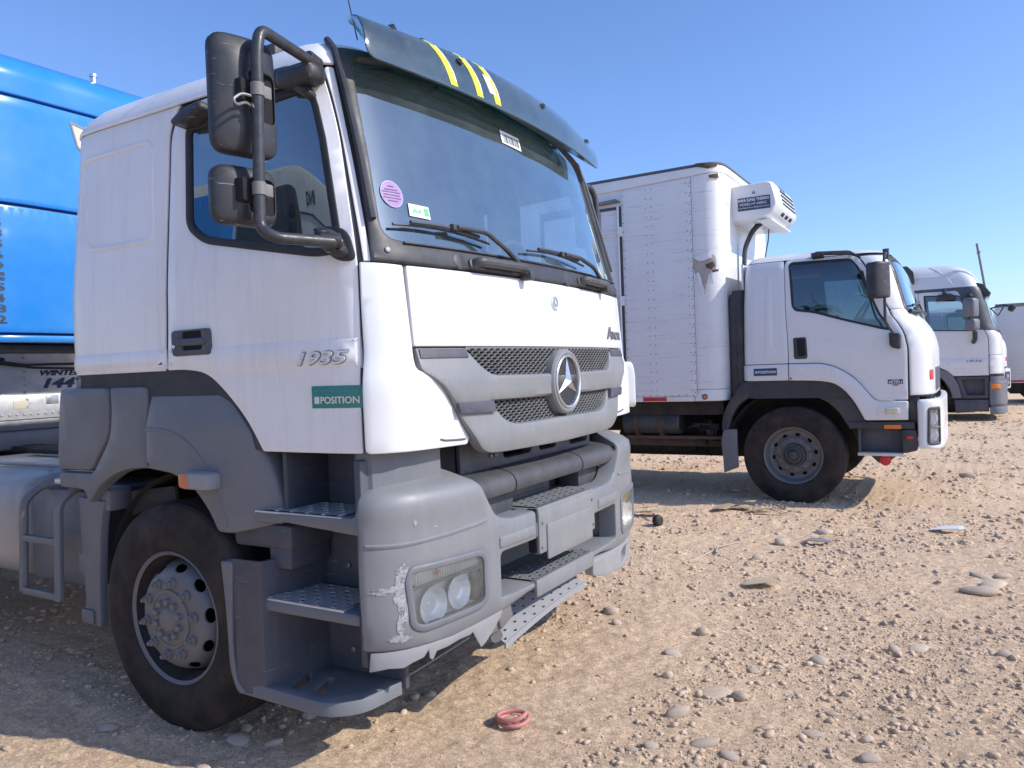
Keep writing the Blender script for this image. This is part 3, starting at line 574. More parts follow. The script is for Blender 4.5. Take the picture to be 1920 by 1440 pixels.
for k in range(7): m.panel(rect(-.925 + k * .007, 2.176 + .004 * (k % 2), -.921 + k * .007, 2.188 + .004 * ((k * 3) % 4), 0), CAB, -.002, .0005, 0, .1)
m.build('sticker_print', 'green_print', wsx)
bs = MB().panel(np.array([(-.123, 2.648), (.068, 2.643), (.071, 2.712), (-.120, 2.714)]), CAB, -.003, .001, 0, .06).build('barcode_sticker', 'paper', T)
m = MB()
for k in range(16):
    x_ = -.10 + k * .0098 + .002 * (k % 3); m.panel(rect(x_, 2.655, x_ + .0035 + .002 * (k % 2), 2.70, 0), CAB, -.002, .0005, 0, .1)
m.build('sticker_print', 'greyprint', bs)
MB().panel(np.array([(.86, 2.07), (1.06, 2.07), (1.075, 2.19), (.90, 2.16)]), CAB, -.02, .001, 0, .06).build('windscreen_paper', 'paper', T)
# --- front: bonnet flap, corner panels, grille, star
hood = MB().panel(rect(-1.030, 1.640, 1.030, 1.952, .012), CAB, .008, .02, .006, .08).build('bonnet_flap', 'whiteclean', T)
CP = rp([(-1.216, 1.958, .01), (-1.046, 1.951, .01), (-1.040, 1.638, .02), (-1.034, 1.553, .02), (-.97, 1.532, .05), (-.895, 1.475, .08), (-.80, 1.34, .05), (-.742, 1.262, .02), (-.762, 1.238, .01), (-1.232, 1.246, .02), (-1.234, 1.50, .1), (-1.228, 1.74, .1)], .01)
cp = MB().panel(CP, cabl, .010, .03, .006, .04).build('corner_panel', 'whiteclean', T)
MB().tube([cabl(np.array([p]), .012)[0] for p in ((-.93, 1.275), (-.90, 1.268), (-.84, 1.264), (-.775, 1.262))], .004, 6).build('panel_slot', 'seam', cp)
fcp = mirror_y(cp, T)
m = MB().panel(rp([(1.10, 1.28, .04), (1.20, 1.27, .05), (1.21, 1.54, .06), (1.10, 1.57, .05)]), cabl, .050, .05, .010, .05, [rp([(1.118, 1.30, .03), (1.187, 1.292, .03), (1.195, 1.52, .03), (1.118, 1.545, .03)])], .004, .06); m.build('side_air_vent', 'whiteclean', T)
m = MB().panel(rp([(1.112, 1.295, .03), (1.192, 1.287, .03), (1.20, 1.525, .03), (1.112, 1.55, .03)]), cabl, .014, .002, 0, .05)
for z in (1.36, 1.43, 1.49): m.panel(rect(1.115, z, 1.192, z + .008, .001), cabl, .03, .02, .001, .05)
m.build('vent_louvre', 'black', T)
GR = rp([(-1.020, 1.634, .01), (-1.015, 1.545, .03), (-.965, 1.522, .05), (-.885, 1.462, .08), (-.79, 1.325, .1), (-.685, 1.192, .10), (-.55, 1.185, .05), (0, 1.180, 0), (.55, 1.185, .05), (.685, 1.192, .10), (.79, 1.325, .1), (.885, 1.462, .08), (.965, 1.522, .05), (1.015, 1.545, .03), (1.020, 1.634, .01)], .02)
M1 = rp([(-.735, 1.628, .01), (-.665, 1.555, .05), (-.60, 1.518, .05), (-.16, 1.514, .02), (.16, 1.514, .02), (.60, 1.518, .05), (.665, 1.555, .05), (.735, 1.628, .01)], .01)
M2 = rp([(-.612, 1.410, .01), (-.535, 1.325, .05), (-.45, 1.300, .05), (0, 1.303, 0), (.45, 1.300, .05), (.535, 1.325, .05), (.612, 1.410, .01), (0, 1.404, 0)], .01)
def grillef(uv, off):
    """grille bars: the lower edge of each bar stands further out than the upper"""
    z = np.asarray(uv)[:, 1]; return CAB(uv, off + np.interp(z, [1.18, 1.26, 1.405, 1.412, 1.5, 1.634], [.020, .034, .012, .030, .034, -.008]))
gr = MB().panel(GR, grillef, .010, .05, .007, .035, [M1, M2], .014, .035).build('grille', 'greyfront', T)
for sg in (-1, 1):
    a, b = sorted((sg * 1.008, sg * .742)); MB().panel(rect(a, 1.594, b, 1.630, .003), grillef, .016, .01, .002, .05).build('grille_strip', 'greydark', gr)
    q = np.array([(sg * .842, 1.412), (sg * .828, 1.368), (sg * .605, 1.362), (sg * .620, 1.412)]); MB().panel(q, lambda uv, off: CAB(uv, off + .034), .012, .02, .002, .05).build('grille_strip', 'greydark', gr)
def hexmesh(name, poly, f, px, pz, par):
    poly = ccw(poly); lo, hi = poly.min(0), poly.max(0); m = MB(); C = []
    for j in range(int((hi[1] - lo[1]) / pz) + 2):
        for i in range(int((hi[0] - lo[0]) / px) + 2): C.append((lo[0] + (i + .5 * (j % 2)) * px, lo[1] + j * pz))
    C = np.array(C); C = C[inside(C, inset(poly, -.006))]; A = [0, 60, 120, 180, 240, 300]
    hx = np.array([(.5, 0), (.22, .5), (-.22, .5), (-.5, 0), (-.22, -.5), (.22, -.5)]) * [px * 1.18, pz * 1.34]
    for c in C:
        o_, i1 = c + hx, c + hx * .72
        Vv = np.vstack([f(o_, 0.), f(i1, .004), f(c + hx * .62, -.012)]); m.add(Vv, [(l * 6 + k, l * 6 + (k + 1) % 6, (l + 1) * 6 + (k + 1) % 6, (l + 1) * 6 + k) for l in (0, 1) for k in range(6)])
    o = m.build(name, 'mesh', par, 50, False); o['kind'] = 'stuff'; return o
gm = lambda uv, off: CAB(uv, off + .006)
hexmesh('grille_mesh', M1, gm, .043, .0125, gr); hexmesh('grille_mesh', M2, gm, .043, .0125, gr)
MB().panel(inset(ccw(M1), -.02), CAB, -.006, .001, 0, .1).panel(inset(ccw(M2), -.02), CAB, -.006, .001, 0, .1).build('grille_backing', 'hole', gr)
zc = 1.470; fx = 1.255
st_ = MB().lathe([(-.02, .158), (.038, .158), (.050, .150), (.054, .140), (.050, .132), (.030, .131)], (fx, 0, zc), (1, 0, 0), 48, cap=False).build('star_emblem', 'greyfront', T)
MB().lathe([(.034, .130), (.054, .131), (.059, .126), (.056, .119), (.042, .116), (.034, .117)], (fx, 0, zc), (1, 0, 0), 48, True).build('emblem_ring', 'satin', st_)
m = MB(); V_ = [(fx + .070, 0, zc)]; 
for k in range(6):
    a = math.pi / 2 + k * math.pi / 3; r_ = .120 if k % 2 == 0 else .024; V_.append((fx + (.046 if k % 2 == 0 else .046), r_ * math.cos(a), zc + r_ * math.sin(a)))
m.add(V_, [(0, 1 + k, 1 + (k + 1) % 6) for k in range(6)] + [tuple(range(6, 0, -1))]); m.build('three_pointed_star', 'satin', st_, 10)
m = MB(); m.lathe([(.026, .0005), (.027, .131)], (fx, 0, zc), (1, 0, 0), 32, cap=False); m.build('emblem_backing', 'black', st_)
hexmesh('emblem_mesh', circ((0, zc), .108, 24), front(fx + .040), .0105, .0055, st_)
se = MB().lathe([(0, .036), (.006, .036), (.008, .031), (.005, .030), (.004, .0005)], (1.243, 0, 1.852), (1, 0, 0), 28, cap=False).build('bonnet_badge', 'satin', T)
m = MB(); V_ = [(1.254, 0, 1.852)]
for k in range(6):
    a = math.pi / 2 + k * math.pi / 3; r_ = .029 if k % 2 == 0 else .006; V_.append((1.2505, r_ * math.cos(a), 1.852 + r_ * math.sin(a)))
m.add(V_, [(0, 1 + k, 1 + (k + 1) % 6) for k in range(6)]); m.build('badge_star', 'chrome', se, 10)
text('A', 'model_lettering', CAB, (.700, 1.690), .072, 'steel', T, .10, .013, .0, .2, .003); text('XOR', 'model_lettering', CAB, (.800, 1.690), .046, 'steel', T, .20, .013, .0, .1, .003)
# --- bumper
def bumf(uv, off):
    """bumper skin; above 1.03 m the skin rolls back under the corner panel"""
    uv = np.asarray(uv, float); v = uv[:, 1]; r_ = .050; th = np.clip((v - 1.045) / r_, 0, R(66)); ex = np.maximum(v - 1.045 - r_ * R(66), 0)
    z = np.where(v < 1.045, v, 1.045 + r_ * np.sin(th) + ex * math.cos(R(66))); back_ = r_ * (1 - np.cos(th)) + ex * math.sin(R(66))
    o_ = np.broadcast_to(off, v.shape); bz = np.interp(v, [.49, .60, .86, .93, 1.03], [-.012, 0, 0, -.006, 0])
    return BUM(np.stack([uv[:, 0], np.maximum(z, .40) + o_ * np.sin(th)], 1), o_ * np.cos(th) - back_ + bz)
LAMP = [(-1.135, .765, .03), (-1.118, .802, .03), (-.755, .798, .04), (-.722, .770, .03), (-.722, .600, .04), (-.755, .572, .04), (-1.065, .562, .04), (-1.118, .585, .05)]
LP = rp(LAMP); LPm = rp([(-u, z, r) for u, z, r in LAMP][::-1])
SLOT = rp([(-.618, .570, .02), (.618, .570, .02), (.618, .765, .03), (-.618, .765, .03)])
BO = rp([(-1.312, .505, .02), (-.90, .478, .02), (-.60, .503, .02), (-.40, .535, .01), (.40, .535, .01), (.60, .503, .02), (.90, .478, .02), (1.312, .505, .02), (1.318, .76, .1), (1.312, 1.10, .04), (1.27, 1.25, .05), (1.16, 1.30, .05), (.93, 1.31, .05), (.82, 1.24, .06), (.70, 1.02, .08), (.625, .915, .06), (.52, .895, .03), (0, .890, 0), (-.52, .895, .03), (-.625, .915, .06), (-.70, 1.02, .08), (-.82, 1.24, .06), (-.93, 1.31, .05), (-1.16, 1.30, .05), (-1.27, 1.25, .05), (-1.312, 1.10, .04), (-1.318, .76, .1)], .02)
bump = MB().panel(BO, bumf, .004, .10, .014, .04, [LP, LPm, SLOT], .010, .10).build('bumper', 'greybumper', T, 42)
for sg in (-1, 1):
    MB().tube([bumf(np.array([(sg * u, z)]), .002)[0] for u, z in zip(np.linspace(1.285, .70, 40), np.interp(np.linspace(1.285, .70, 40), [.66, .75, .95, 1.15, 1.29], [.925, .912, .902, .898, .903]))], .009, 6).build('bumper_crease', 'greybumper', bump)
    MB().panel(rect(*sorted((sg * .63, sg * .345))[:1], .782, sorted((sg * .63, sg * .345))[1], .835, .012), bumf, .012, .02, .012, .05).build('slot_brow', 'greyfront', bump)
# paint scrapes on the near corner
def blob(c, w_, h_, n_, seed, j=.5):
    r = np.random.default_rng(seed); return np.array([(c[0] + w_ * math.cos(2 * math.pi * k / n_) * (1 - j * r.random()), c[1] + h_ * math.sin(2 * math.pi * k / n_) * (1 - j * r.random())) for k in range(n_)])
m = MB()
for s0, c, w_, h_, sd, nn in ((0, (-1.155, .72), .040, .115, 1, 34), (0, (-1.150, .79), .038, .05, 2, 22), (0, (-1.215, .735), .075, .022, 3, 26), (0, (-1.168, .60), .020, .055, 5, 18), (0, (-1.165, .548), .060, .022, 6, 30), (0, (-1.14, .650), .022, .055, 7, 16), (0, (-1.09, .975), .010, .016, 8, 9), (0, (-.99, .945), .018, .004, 9, 9), (0, (-.85, .565), .018, .010, 11, 14)):
    MB().panel(blob(c, w_, h_, nn, sd, .55), bumf, .0055, .001, 0, .05).build('paint_scrape', 'scrape', bump)
def lamp(sg, poly):
    rim_ = MB().panel(inset(ccw(poly), -.012), bumf, .012, .03, .009, .05, [inset(ccw(poly), .017)], .006).build('headlamp', 'grey', T)
    f = lambda uv, off: bumf(np.stack([uv[:, 0] * sg * -1, uv[:, 1]], 1), off)
    inn = inset(ccw(poly), .012)
    MB().panel(inn, bumf, .004, .001, 0, .05).build('lens', 'lens', rim_)
    MB().panel(inn, bumf, -.040, .001, 0, .05).build('lamp_back', 'white_print', rim_)
    # parabolic reflectors
    m = MB()
    for u, z, r_ in ((-.875, .660, .064), (-1.015, .640, .070)):
        c = f(np.array([(u, z)]), -.050)[0]; d = f(np.array([(u, z)]), 0.)[0] - c; d[1] *= .6; m.lathe([(0, .001), (.006, r_ * .45), (.020, r_ * .80), (.040, r_), (.043, r_ * 1.06)], c, d, 28, cap=False); m.lathe([(.0, .008), (.012, .008), (.016, .003)], c, d, 10)
    m.build('lamp_reflector', 'reflector', rim_, 50)
    # indicator strip with ribs above
    top_ = rp([(-1.09, .728, .004), (-.745, .742, .004), (-.752, .772, .01), (-.80, .784, .02), (-1.08, .783, .02), (-1.115, .750, .02)], .01); m = MB().panel(top_, f, -.008, .004, .001, .03)
    for k in range(26): u = -1.098 + k * .0135; m.panel(rect(u, .735, u + .004, .780, 0), f, -.004, .004, .001, .06)
    m.build('indicator_lens', 'lens' if sg < 0 else 'yellowlens', rim_)
    if sg < 0:
        MB().panel(top_, f, -.02, .002, 0, .05).build('indicator_back', 'white_print', rim_)
        MB().panel(rp([(-1.11, .716, .002), (-.735, .728, .002), (-.735, .738, .002), (-1.11, .726, .002)], .001), f, -.006, .03, .001, .05).build('lamp_divider', 'steel', rim_)
        MB().panel(rp([(-.785, .60, .01), (-.735, .61, .02), (-.735, .725, .01), (-.785, .722, .01)]), f, -.015, .02, .003, .05).build('lamp_shade', 'greydark', rim_)
        MB().lathe([(0, .012), (.012, .012), (.02, .006)], f(np.array([(-.985, .762)]), -.022)[0], (1, -.3, 0), 12).build('indicator_bulb', 'amber', rim_)
lamp(-1, LP); lamp(1, LPm)
# shelf behind the slot, plates, number board
B0 = lambda y: BUM(np.array([(BUM.sy(y), .6)]), 0.)[0][0]
m = MB().box((.98, -.62, .545), (1.262, .62, .572), .006).box((.97, -.80, .50), (.99, .80, .90), .004).box((.98, .625, .50), (1.235, .655, .90), .004).box((.98, -.655, .50), (1.235, -.625, .90), .004).box((.95, -.62, .868), (1.268, -.33, .889), .006).box((.95, .29, .868), (1.268, .62, .889), .006); m.build('bumper_shelf', 'greyfront', bump)
punched('step_plate', top(.580), 1.10, -.355, 1.27, .265, 5, 18, 'greyfront', bump, .003)
MB().box((1.266, -.355, .500), (1.290, .265, .580), .010).box((1.09, -.357, .562), (1.275, .267, .5735), .003).build('front_step', 'greyfront', bump)
nb = MB().panel(rect(-.322, .690, .284, .885, .012), front(1.287), .006, .03, .008, .06).box((1.05, -.322, .872), (1.27, .284, .8965), .006).box((1.262, -.322, .86), (1.29, .284, .903), .008).build('number_board', 'greyfront', bump)
punched('step_plate', top(.903), 1.09, -.300, 1.262, .262, 4, 16, 'greyfront', nb, .003)
MB().panel(rect(-.255, .655, .235, .820, .01), front(1.294), .006, .008, .003, .08).build('number_plate', 'greyfront', nb)
MB().box((1.24, -.334, .70), (1.283, -.324, .899)).build('board_gap', 'hole', bump)
for y, z in ((-.29, .83), (.26, .72), (.25, .85), (-.30, .72)): MB().lathe([(0, .008), (.006, .008), (.008, .004)], (1.291, y, z), (1, 0, 0), 8).build('screw', 'bolt', nb)
# radiator area behind the upper gap: cross bar, ducts, dark back
bar = MB().loft([[(x, y, z) for x, z in ((1.06, 1.100), (1.13, 1.092), (1.185, 1.078), (1.212, 1.062), (1.225, 1.038), (1.226, 1.012), (1.216, .992), (1.19, .982), (1.06, .975))] for y in (-.78, -.40, .30, .74)]).build('front_cross_bar', 'blackbar', T, 40)
for y in (-.40, .30): MB().loft([[(x, yy, z) for x, z in ((1.06, 1.102), (1.13, 1.094), (1.185, 1.080), (1.214, 1.063), (1.228, 1.038), (1.229, 1.012), (1.217, .990), (1.06, .973))] for yy in (y - .003, y + .003)]).build('bar_joint', 'hole', bar)
MB().box((.90, -.95, .62), (.93, .95, 1.24)).build('radiator', 'dark', T)
MB().panel(rect(-.66, 1.085, .66, 1.26, .01), front(1.105), .0, .02, .006, .1, [rect(-.30, 1.125, -.03, 1.185, .03), rect(.05, 1.125, .24, 1.185, .03), rect(.40, 1.12, .62, 1.185, .02)], .008, .06).build('slotted_panel', 'greydark', T)
for y in (-.38, -.42, .32): MB().lathe([(0, .012), (.006, .011), (.010, .006)], (1.106, y, 1.15), (1, 0, 0), 10).build('panel_bolt', 'steel', T)
MB().panel(rp([(-.80, 1.075, .02), (-.67, 1.075, .01), (-.67, 1.24, .01), (-.95, 1.24, .02)]), front(1.09), 0, .05, .01, .08).build('end_duct', 'hole', T)
for y0, y1 in ((-.66, -.30), (.40, .68)): MB().box((1.02, y0, .875), (1.150, y1, .978), .012).build('recess_cheek', 'blackbar', T)
MB().panel(rect(-.29, .862, .20, .972, .006), front(1.075), 0, .03, .004, .08).box((1.06, -.29, .915), (1.082, .20, .922), .002).build('radiator_cowl', 'blackbar', T)
# torn lower lip, near side; intact lip on the far side; bent lower step
jag = np.array([(-1.275, .500), (-1.275, .430), (-1.20, .437), (-1.14, .428), (-1.10, .440), (-1.05, .446), (-1.028, .470), (-1.018, .432), (-1.004, .424), (-.985, .452), (-.93, .452), (-.86, .462), (-.80, .462), (-.785, .470), (-.775, .458), (-.728, .390), (-.70, .402), (-.64, .445), (-.605, .485), (-.60, .512), (-.90, .488)])
MB().panel(jag, BUM, -.006, .006, .001, .05).build('torn_bumper_lip', 'torn', bump)
fl = rp([(.18, .520, .02), (.60, .512, .02), (.90, .488, .02), (1.27, .512, .02), (1.275, .36, .05), (1.10, .325, .08), (.80, .335, .08), (.45, .40, .06), (.22, .43, .04)], .02)
fl = rp([(.30, .515, .02), (.60, .505, .02), (.90, .484, .02), (1.25, .505, .02), (1.27, .40, .05), (1.10, .345, .08), (.80, .345, .08), (.50, .385, .06), (.32, .425, .04)], .02)
MB().panel(fl, BUM, -.004, .05, .008, .04, [rp([(.80, .375, .02), (.93, .385, .02), (.95, .465, .02), (.82, .455, .02)])], .004).build('bumper_lip', 'torn', bump)
def bent(uv, off):
    y = uv[:, 0]; t = (y + .52) / .74; zz = .415 + .05 * np.sin(np.clip(t, 0, 1) * 1.9) + .035 * t; return np.stack([1.13 + uv[:, 1] + .04 * t, y, zz - (uv[:, 1] + .06) * .55 + np.broadcast_to(off, y.shape)], 1)
ls = punched('bent_step', bent, -.52, -.06, .22, .08, 18, 5, 'torn', bump, .002, .22)
MB().loft([[(1.213 + .04 * t, -.52 + .74 * t, z0 + dz) for dz in (.002, -.026)] + [(1.205 + .04 * t, -.52 + .74 * t, z0 - .026), (1.205 + .04 * t, -.52 + .74 * t, z0)] for t, z0 in [(t, -.077 + .415 + .05 * math.sin(t * 1.9) + .035 * t) for t in np.linspace(0, 1, 10)]]).build('step_flange', 'torn', ls)
MB().box((1.10, -.62, .40), (1.20, -.50, .53), .01).box((1.19, -.57, .42), (1.215, -.46, .52), .008, Matrix.Rotation(R(18), 3, 'X')).tube([(1.12, -.50, .38), (1.18, -.54, .37)], .03, 10).build('step_bracket', 'steel', bump); MB().box((1.08, .14, .42), (1.17, .30, .55), .01).build('step_bracket', 'steel', bump)
# --- cab steps
sw = MB().box((.36, -.955, .26), (1.0, -.93, 1.25), .004).box((.60, -1.19, .96), (.625, -.94, 1.24), .01).box((1.00, -1.215, .44), (1.035, -.94, 1.22), .01).box((1.0, -1.12, .40), (1.03, -.94, .46), .01).build('step_well', 'greydark', T)
MB().panel(rp([(.595, .965, .02), (1.04, .935, .01), (1.04, 1.055, .03), (1.012, 1.04, .02), (1.0, 1.005, .02), (.60, 1.003, .01)]), side(1.20), .022, .20, .010, .06).box((.46, -1.222, .955), (.62, -1.0, 1.003), .012).build('upper_step', 'grey', sw)
punched('tread_plate', top(1.009), .47, -1.215, .935, -1.0, 11, 5, 'plate', sw); MB().box((.465, -1.220, .992), (.94, -.99, 1.003), .002).build('tread_edge', 'plate', sw)
MB().box((.43, -1.235, .595), (1.02, -.95, .648), .022).build('middle_step', 'grey', sw)
punched('tread_plate', top(.656), .42, -1.222, .93, -.985, 12, 6, 'plate', sw); MB().box((.415, -1.227, .640), (.935, -.98, .6505), .002).build('tread_edge', 'plate', sw)
MB().panel(rp([(.34, -1.245, .02), (.86, -1.262, .06), (.965, -1.17, .08), (.985, -.95, .02), (.36, -.95, .02)], .03), top(.295), .0, .055, .012, .06, [rp([(.56, -1.06, .02), (.60, -1.06, .02), (.66, -1.20, .02), (.61, -1.20, .02)]), rp([(.68, -1.06, .02), (.72, -1.06, .02), (.78, -1.20, .02), (.73, -1.20, .02)])], .006).build('lower_step', 'grey', sw, 40)
MB().panel(rp([(.285, .785, .01), (.36, .792, .03), (.345, .60, .1), (.335, .42, .1), (.355, .29, .03), (.40, .262, .02), (.40, .245, .02), (.355, .245, .05), (.315, .33, .1), (.305, .60, .1)]), side(1.258), .0, .05, .008, .05).build('step_guard', 'grey', sw)
MB().loft([[(.355, -1.252, z), (.515, -1.245, z), (.555, -1.15, z), (.59, -.955, z), (.575, -.95, z), (.50, -1.235, z), (.355, -1.244, z)] for z in (.25, .80)]).build('step_side_wall', 'greydark', sw)
for x, z in ((.72, .74), (.725, .53), (.73, .385)): MB().lathe([(0, .014), (.006, .013), (.010, .006)], (x, -.957, z), (0, -1, 0), 10).build('step_bolt', 'steel', sw)
MB().loft([[(x, y, z) for x, y in ((1.0, -1.19), (1.05, -1.165), (1.10, -1.06), (1.13, -.84), (.95, -.84), (.95, -1.15))] for z in (1.02, 1.25)]).build('bumper_bracket', 'grey', T)
# --- wheel-arch mouldings
def arch(x): return 1.15 - .5 * 0
SK = rp([(-.885, 1.526, .03), (-.493, 1.523, .03), (-.487, 1.40, .08), (-.510, 1.288, .05), (-.655, 1.126, .03), (-.94, 1.122, .03), (-.915, 1.35, .2)], .02)
MB().panel(SK, side(1.205), .028, .05, .018, .06).build('side_skirt', 'grey', T)
MID = rp([(-.478, 1.523, .02), (-.205, 1.522, .03), (-.215, 1.152, .01), (-.374, 1.141, .06), (-.479, 1.113, .06), (-.612, 1.044, .06), (-.66, .985, .02), (-.69, .965, .02), (-.72, 1.03, .04), (-.93, 1.035, .02), (-.935, 1.112, .01), (-.645, 1.114, .03), (-.498, 1.284, .05), (-.475, 1.40, .08)], .02)
MB().panel(MID, side(1.205), .024, .07, .014, .06).build('arch_moulding', 'grey', T)
FR = rp([(-.200, 1.522, .03), (-.066, 1.545, .06), (.10, 1.552, .06), (.20, 1.535, .06), (.342, 1.462, .08), (.465, 1.323, .1), (.535, 1.194, .1), (.575, 1.05, .1), (.600, .950, .02), (.354, .899, .02), (.258, .897, .02), (.20, .995, .06), (.10, 1.092, .06), (-.028, 1.136, .06), (-.208, 1.152, .01)], .02)
def frf(uv, off):
    x = uv[:, 0]; dz = np.interp(uv[:, 1], [.9, 1.1, 1.35, 1.56], [-.0, .006, 0, -.05]); bl = np.clip((x - .30) / .3, 0, 1) ** 2 * .09; return np.stack([x, -1.21 - off - dz + bl, uv[:, 1]], 1)
fm = MB().panel(FR, frf, .034, .10, .022, .045).build('front_wing', 'grey', T)
MB().panel(rp([(.0, 1.16, .02), (.16, 1.09, .05), (.27, .98, .05), (.345, .915, .02), (.36, 1.0, .05), (.26, 1.17, .08), (.12, 1.29, .08), (-.05, 1.345, .05), (-.19, 1.352, .01), (-.19, 1.335, .01), (-.05, 1.325, .05)], .02) if 0 else rp([(-.2, 1.34, .004), (.0, 1.33, .08), (.14, 1.26, .08), (.25, 1.13, .08), (.33, .93, .02), (.325, .925, 0), (.24, 1.12, .08), (.13, 1.245, .08), (-.01, 1.312, .08), (-.2, 1.322, .004)], .01), frf, .038, .01, .004, .05).build('wing_crease', 'grey', fm)
MB().panel(rp([(-.80, 1.586, .005), (-.80, 1.515, .005), (.02, 1.515, .005), (.20, 1.52, .03), (.10, 1.580, .05), (-.06, 1.587, .01)], .01), side(1.185), .016, .05, .012, .06).build('upper_moulding', 'greydark' if 0 else 'grey', T)
MB().box((.30, -1.195, .84), (.64, -.95, .945), .02).box((.50, -1.19, .76), (.63, -.96, .86), .02).build('wing_bracket', 'greydark', T)
ml = MB().box((.118, -1.315, 1.085), (.30, -1.235, 1.158), .018).build('side_marker_lamp', 'torn', T); MB().box((.112, -1.318, 1.09), (.185, -1.24, 1.153), .014).build('marker_lens', 'orange', ml)
# arch liner, mud flap, brackets
m = MB().loft([[(-.04 + .60 * math.cos(a), y, .53 + .60 * math.sin(a)) for a in np.linspace(R(5), R(175), 24)] for y in (-1.17, -.72)], (False, False), False); m.box((-.68, -.75, .45), (.60, -.70, 1.2)); m.build('arch_liner', 'dark', T)
MB().panel(rp([(-.50, 1.02, .01), (-.17, 1.06, .01), (-.16, .97, .01), (-.36, .945, .02), (-.50, .90, .01)]), side(1.13), .0, .02, .003, .06).panel(rp([(-.62, .80, .03), (-.50, .84, .05), (-.42, .86, .02), (-.42, .62, .02), (-.60, .60, .04), (-.60, .68, .02), (-.585, .70, .01), (-.61, .72, .02)]), side(1.05), .0, .03, .008, .05).build('splash_guard', 'dark', T)
MB().panel(rp([(-.84, .985, .01), (-.62, .975, .01), (-.66, .86, .1), (-.69, .60, .1), (-.70, .345, .02), (-.815, .352, .02), (-.845, .42, .03), (-.82, .44, .02), (-.82, .60, .02), (-.865, .60, .01), (-.865, .70, .01), (-.83, .70, .02)]), side(1.19), .0, .04, .008, .06).box((-.835, -1.205, .36), (-.74, -1.19, .43), .01).build('mud_flap_bracket', 'grey', T)
MB().box((-.74, -1.18, .92), (-.60, -1.05, 1.03), .02).build('flap_mount', 'grey', T)
# --- ladder, tank, catwalk, chassis
def S_(x, z, y=-1.22): return (x, y, z)
m = MB().tube([S_(-.985, .975), S_(-1.17, .99) if 0 else S_(-.985, .46)], .0, 3) if 0 else MB()
m.tube([(-1.09, -.98, 1.045), (-1.265, -1.13, 1.02), (-1.285, -1.22, .95), (-1.325, -1.22, .47)], .022, 8, .05).tube([(-.86, -.98, 1.05), (-.94, -1.13, 1.025), (-.965, -1.22, .95), (-.995, -1.22, .455)], .022, 8, .05)
m.box((-1.32, -1.238, .455), (-.985, -1.205, .492), .006).box((-1.305, -1.238, .735), (-.965, -1.205, .77), .006); lad = m.build('ladder', 'grey', T)
punched('ladder_tread', top(1.055), -1.16, -1.12, -.86, -.98, 8, 3, 'plate', lad); MB().box((-1.165, -1.125, 1.025), (-.855, -.975, 1.05), .004).build('tread_edge', 'plate', lad)
m = MB().loft([[(x, -.86 + sy_ * math.copysign(abs(math.cos(a)) ** .5, math.cos(a)), .78 + sz_ * math.copysign(abs(math.sin(a)) ** .5, math.sin(a))) for a in np.linspace(0, 2 * math.pi, 40)[:-1]] for x, sy_, sz_ in ((-2.75, .29, .25), (-2.72, .33, .29), (-1.50, .33, .29), (-1.46, .31, .27), (-1.44, .27, .23))]); m.build('fuel_tank', 'tank', T)
MB().box((-1.42, -1.12, .50), (-.86, -.62, 1.0), .03).build('air_tank_box', 'grey', T)
MB().box((-2.6, -.9, 1.07), (-.9, .9, 1.085), .004).tube([(-2.6, -.95, 1.085), (-.95, -.95, 1.10)], .012, 6).build('catwalk', 'tank', T)
m = MB().box((-5.0, -.42, .78), (1.0, -.34, 1.04), .006).box((-5.0, .34, .78), (1.0, .42, 1.04), .006).box((-4.9, -.34, .86), (-4.8, .34, .98)).box((-2.2, -.34, .86), (-2.1, .34, .98)); m.build('chassis_rail', 'dark', T)
m = MB().box((-3.05, -.50, 1.085), (-1.9, -.30, 1.125), .01).box((-2.4, -.62, 1.10), (-1.2, -.56, 1.13), .005).tube([(-1.9, -.58, 1.12), (-1.5, -.6, 1.16), (-1.1, -.55, 1.14)], .02, 8); m.build('chassis_fitting', 'dark', T)
MB().lathe([(0, .48), (.03, .48), (.05, .46)], (-3.3, 0, 1.13), (0, 0, 1), 28).build('fifth_wheel', 'dark', T)
MB().tube([(-.04, -1.0, .5), (-.04, 1.0, .5)], .06, 10).tube([(-3.6, -1.0, .5), (-3.6, 1.0, .5)], .08, 10).build('axle', 'dark', T)
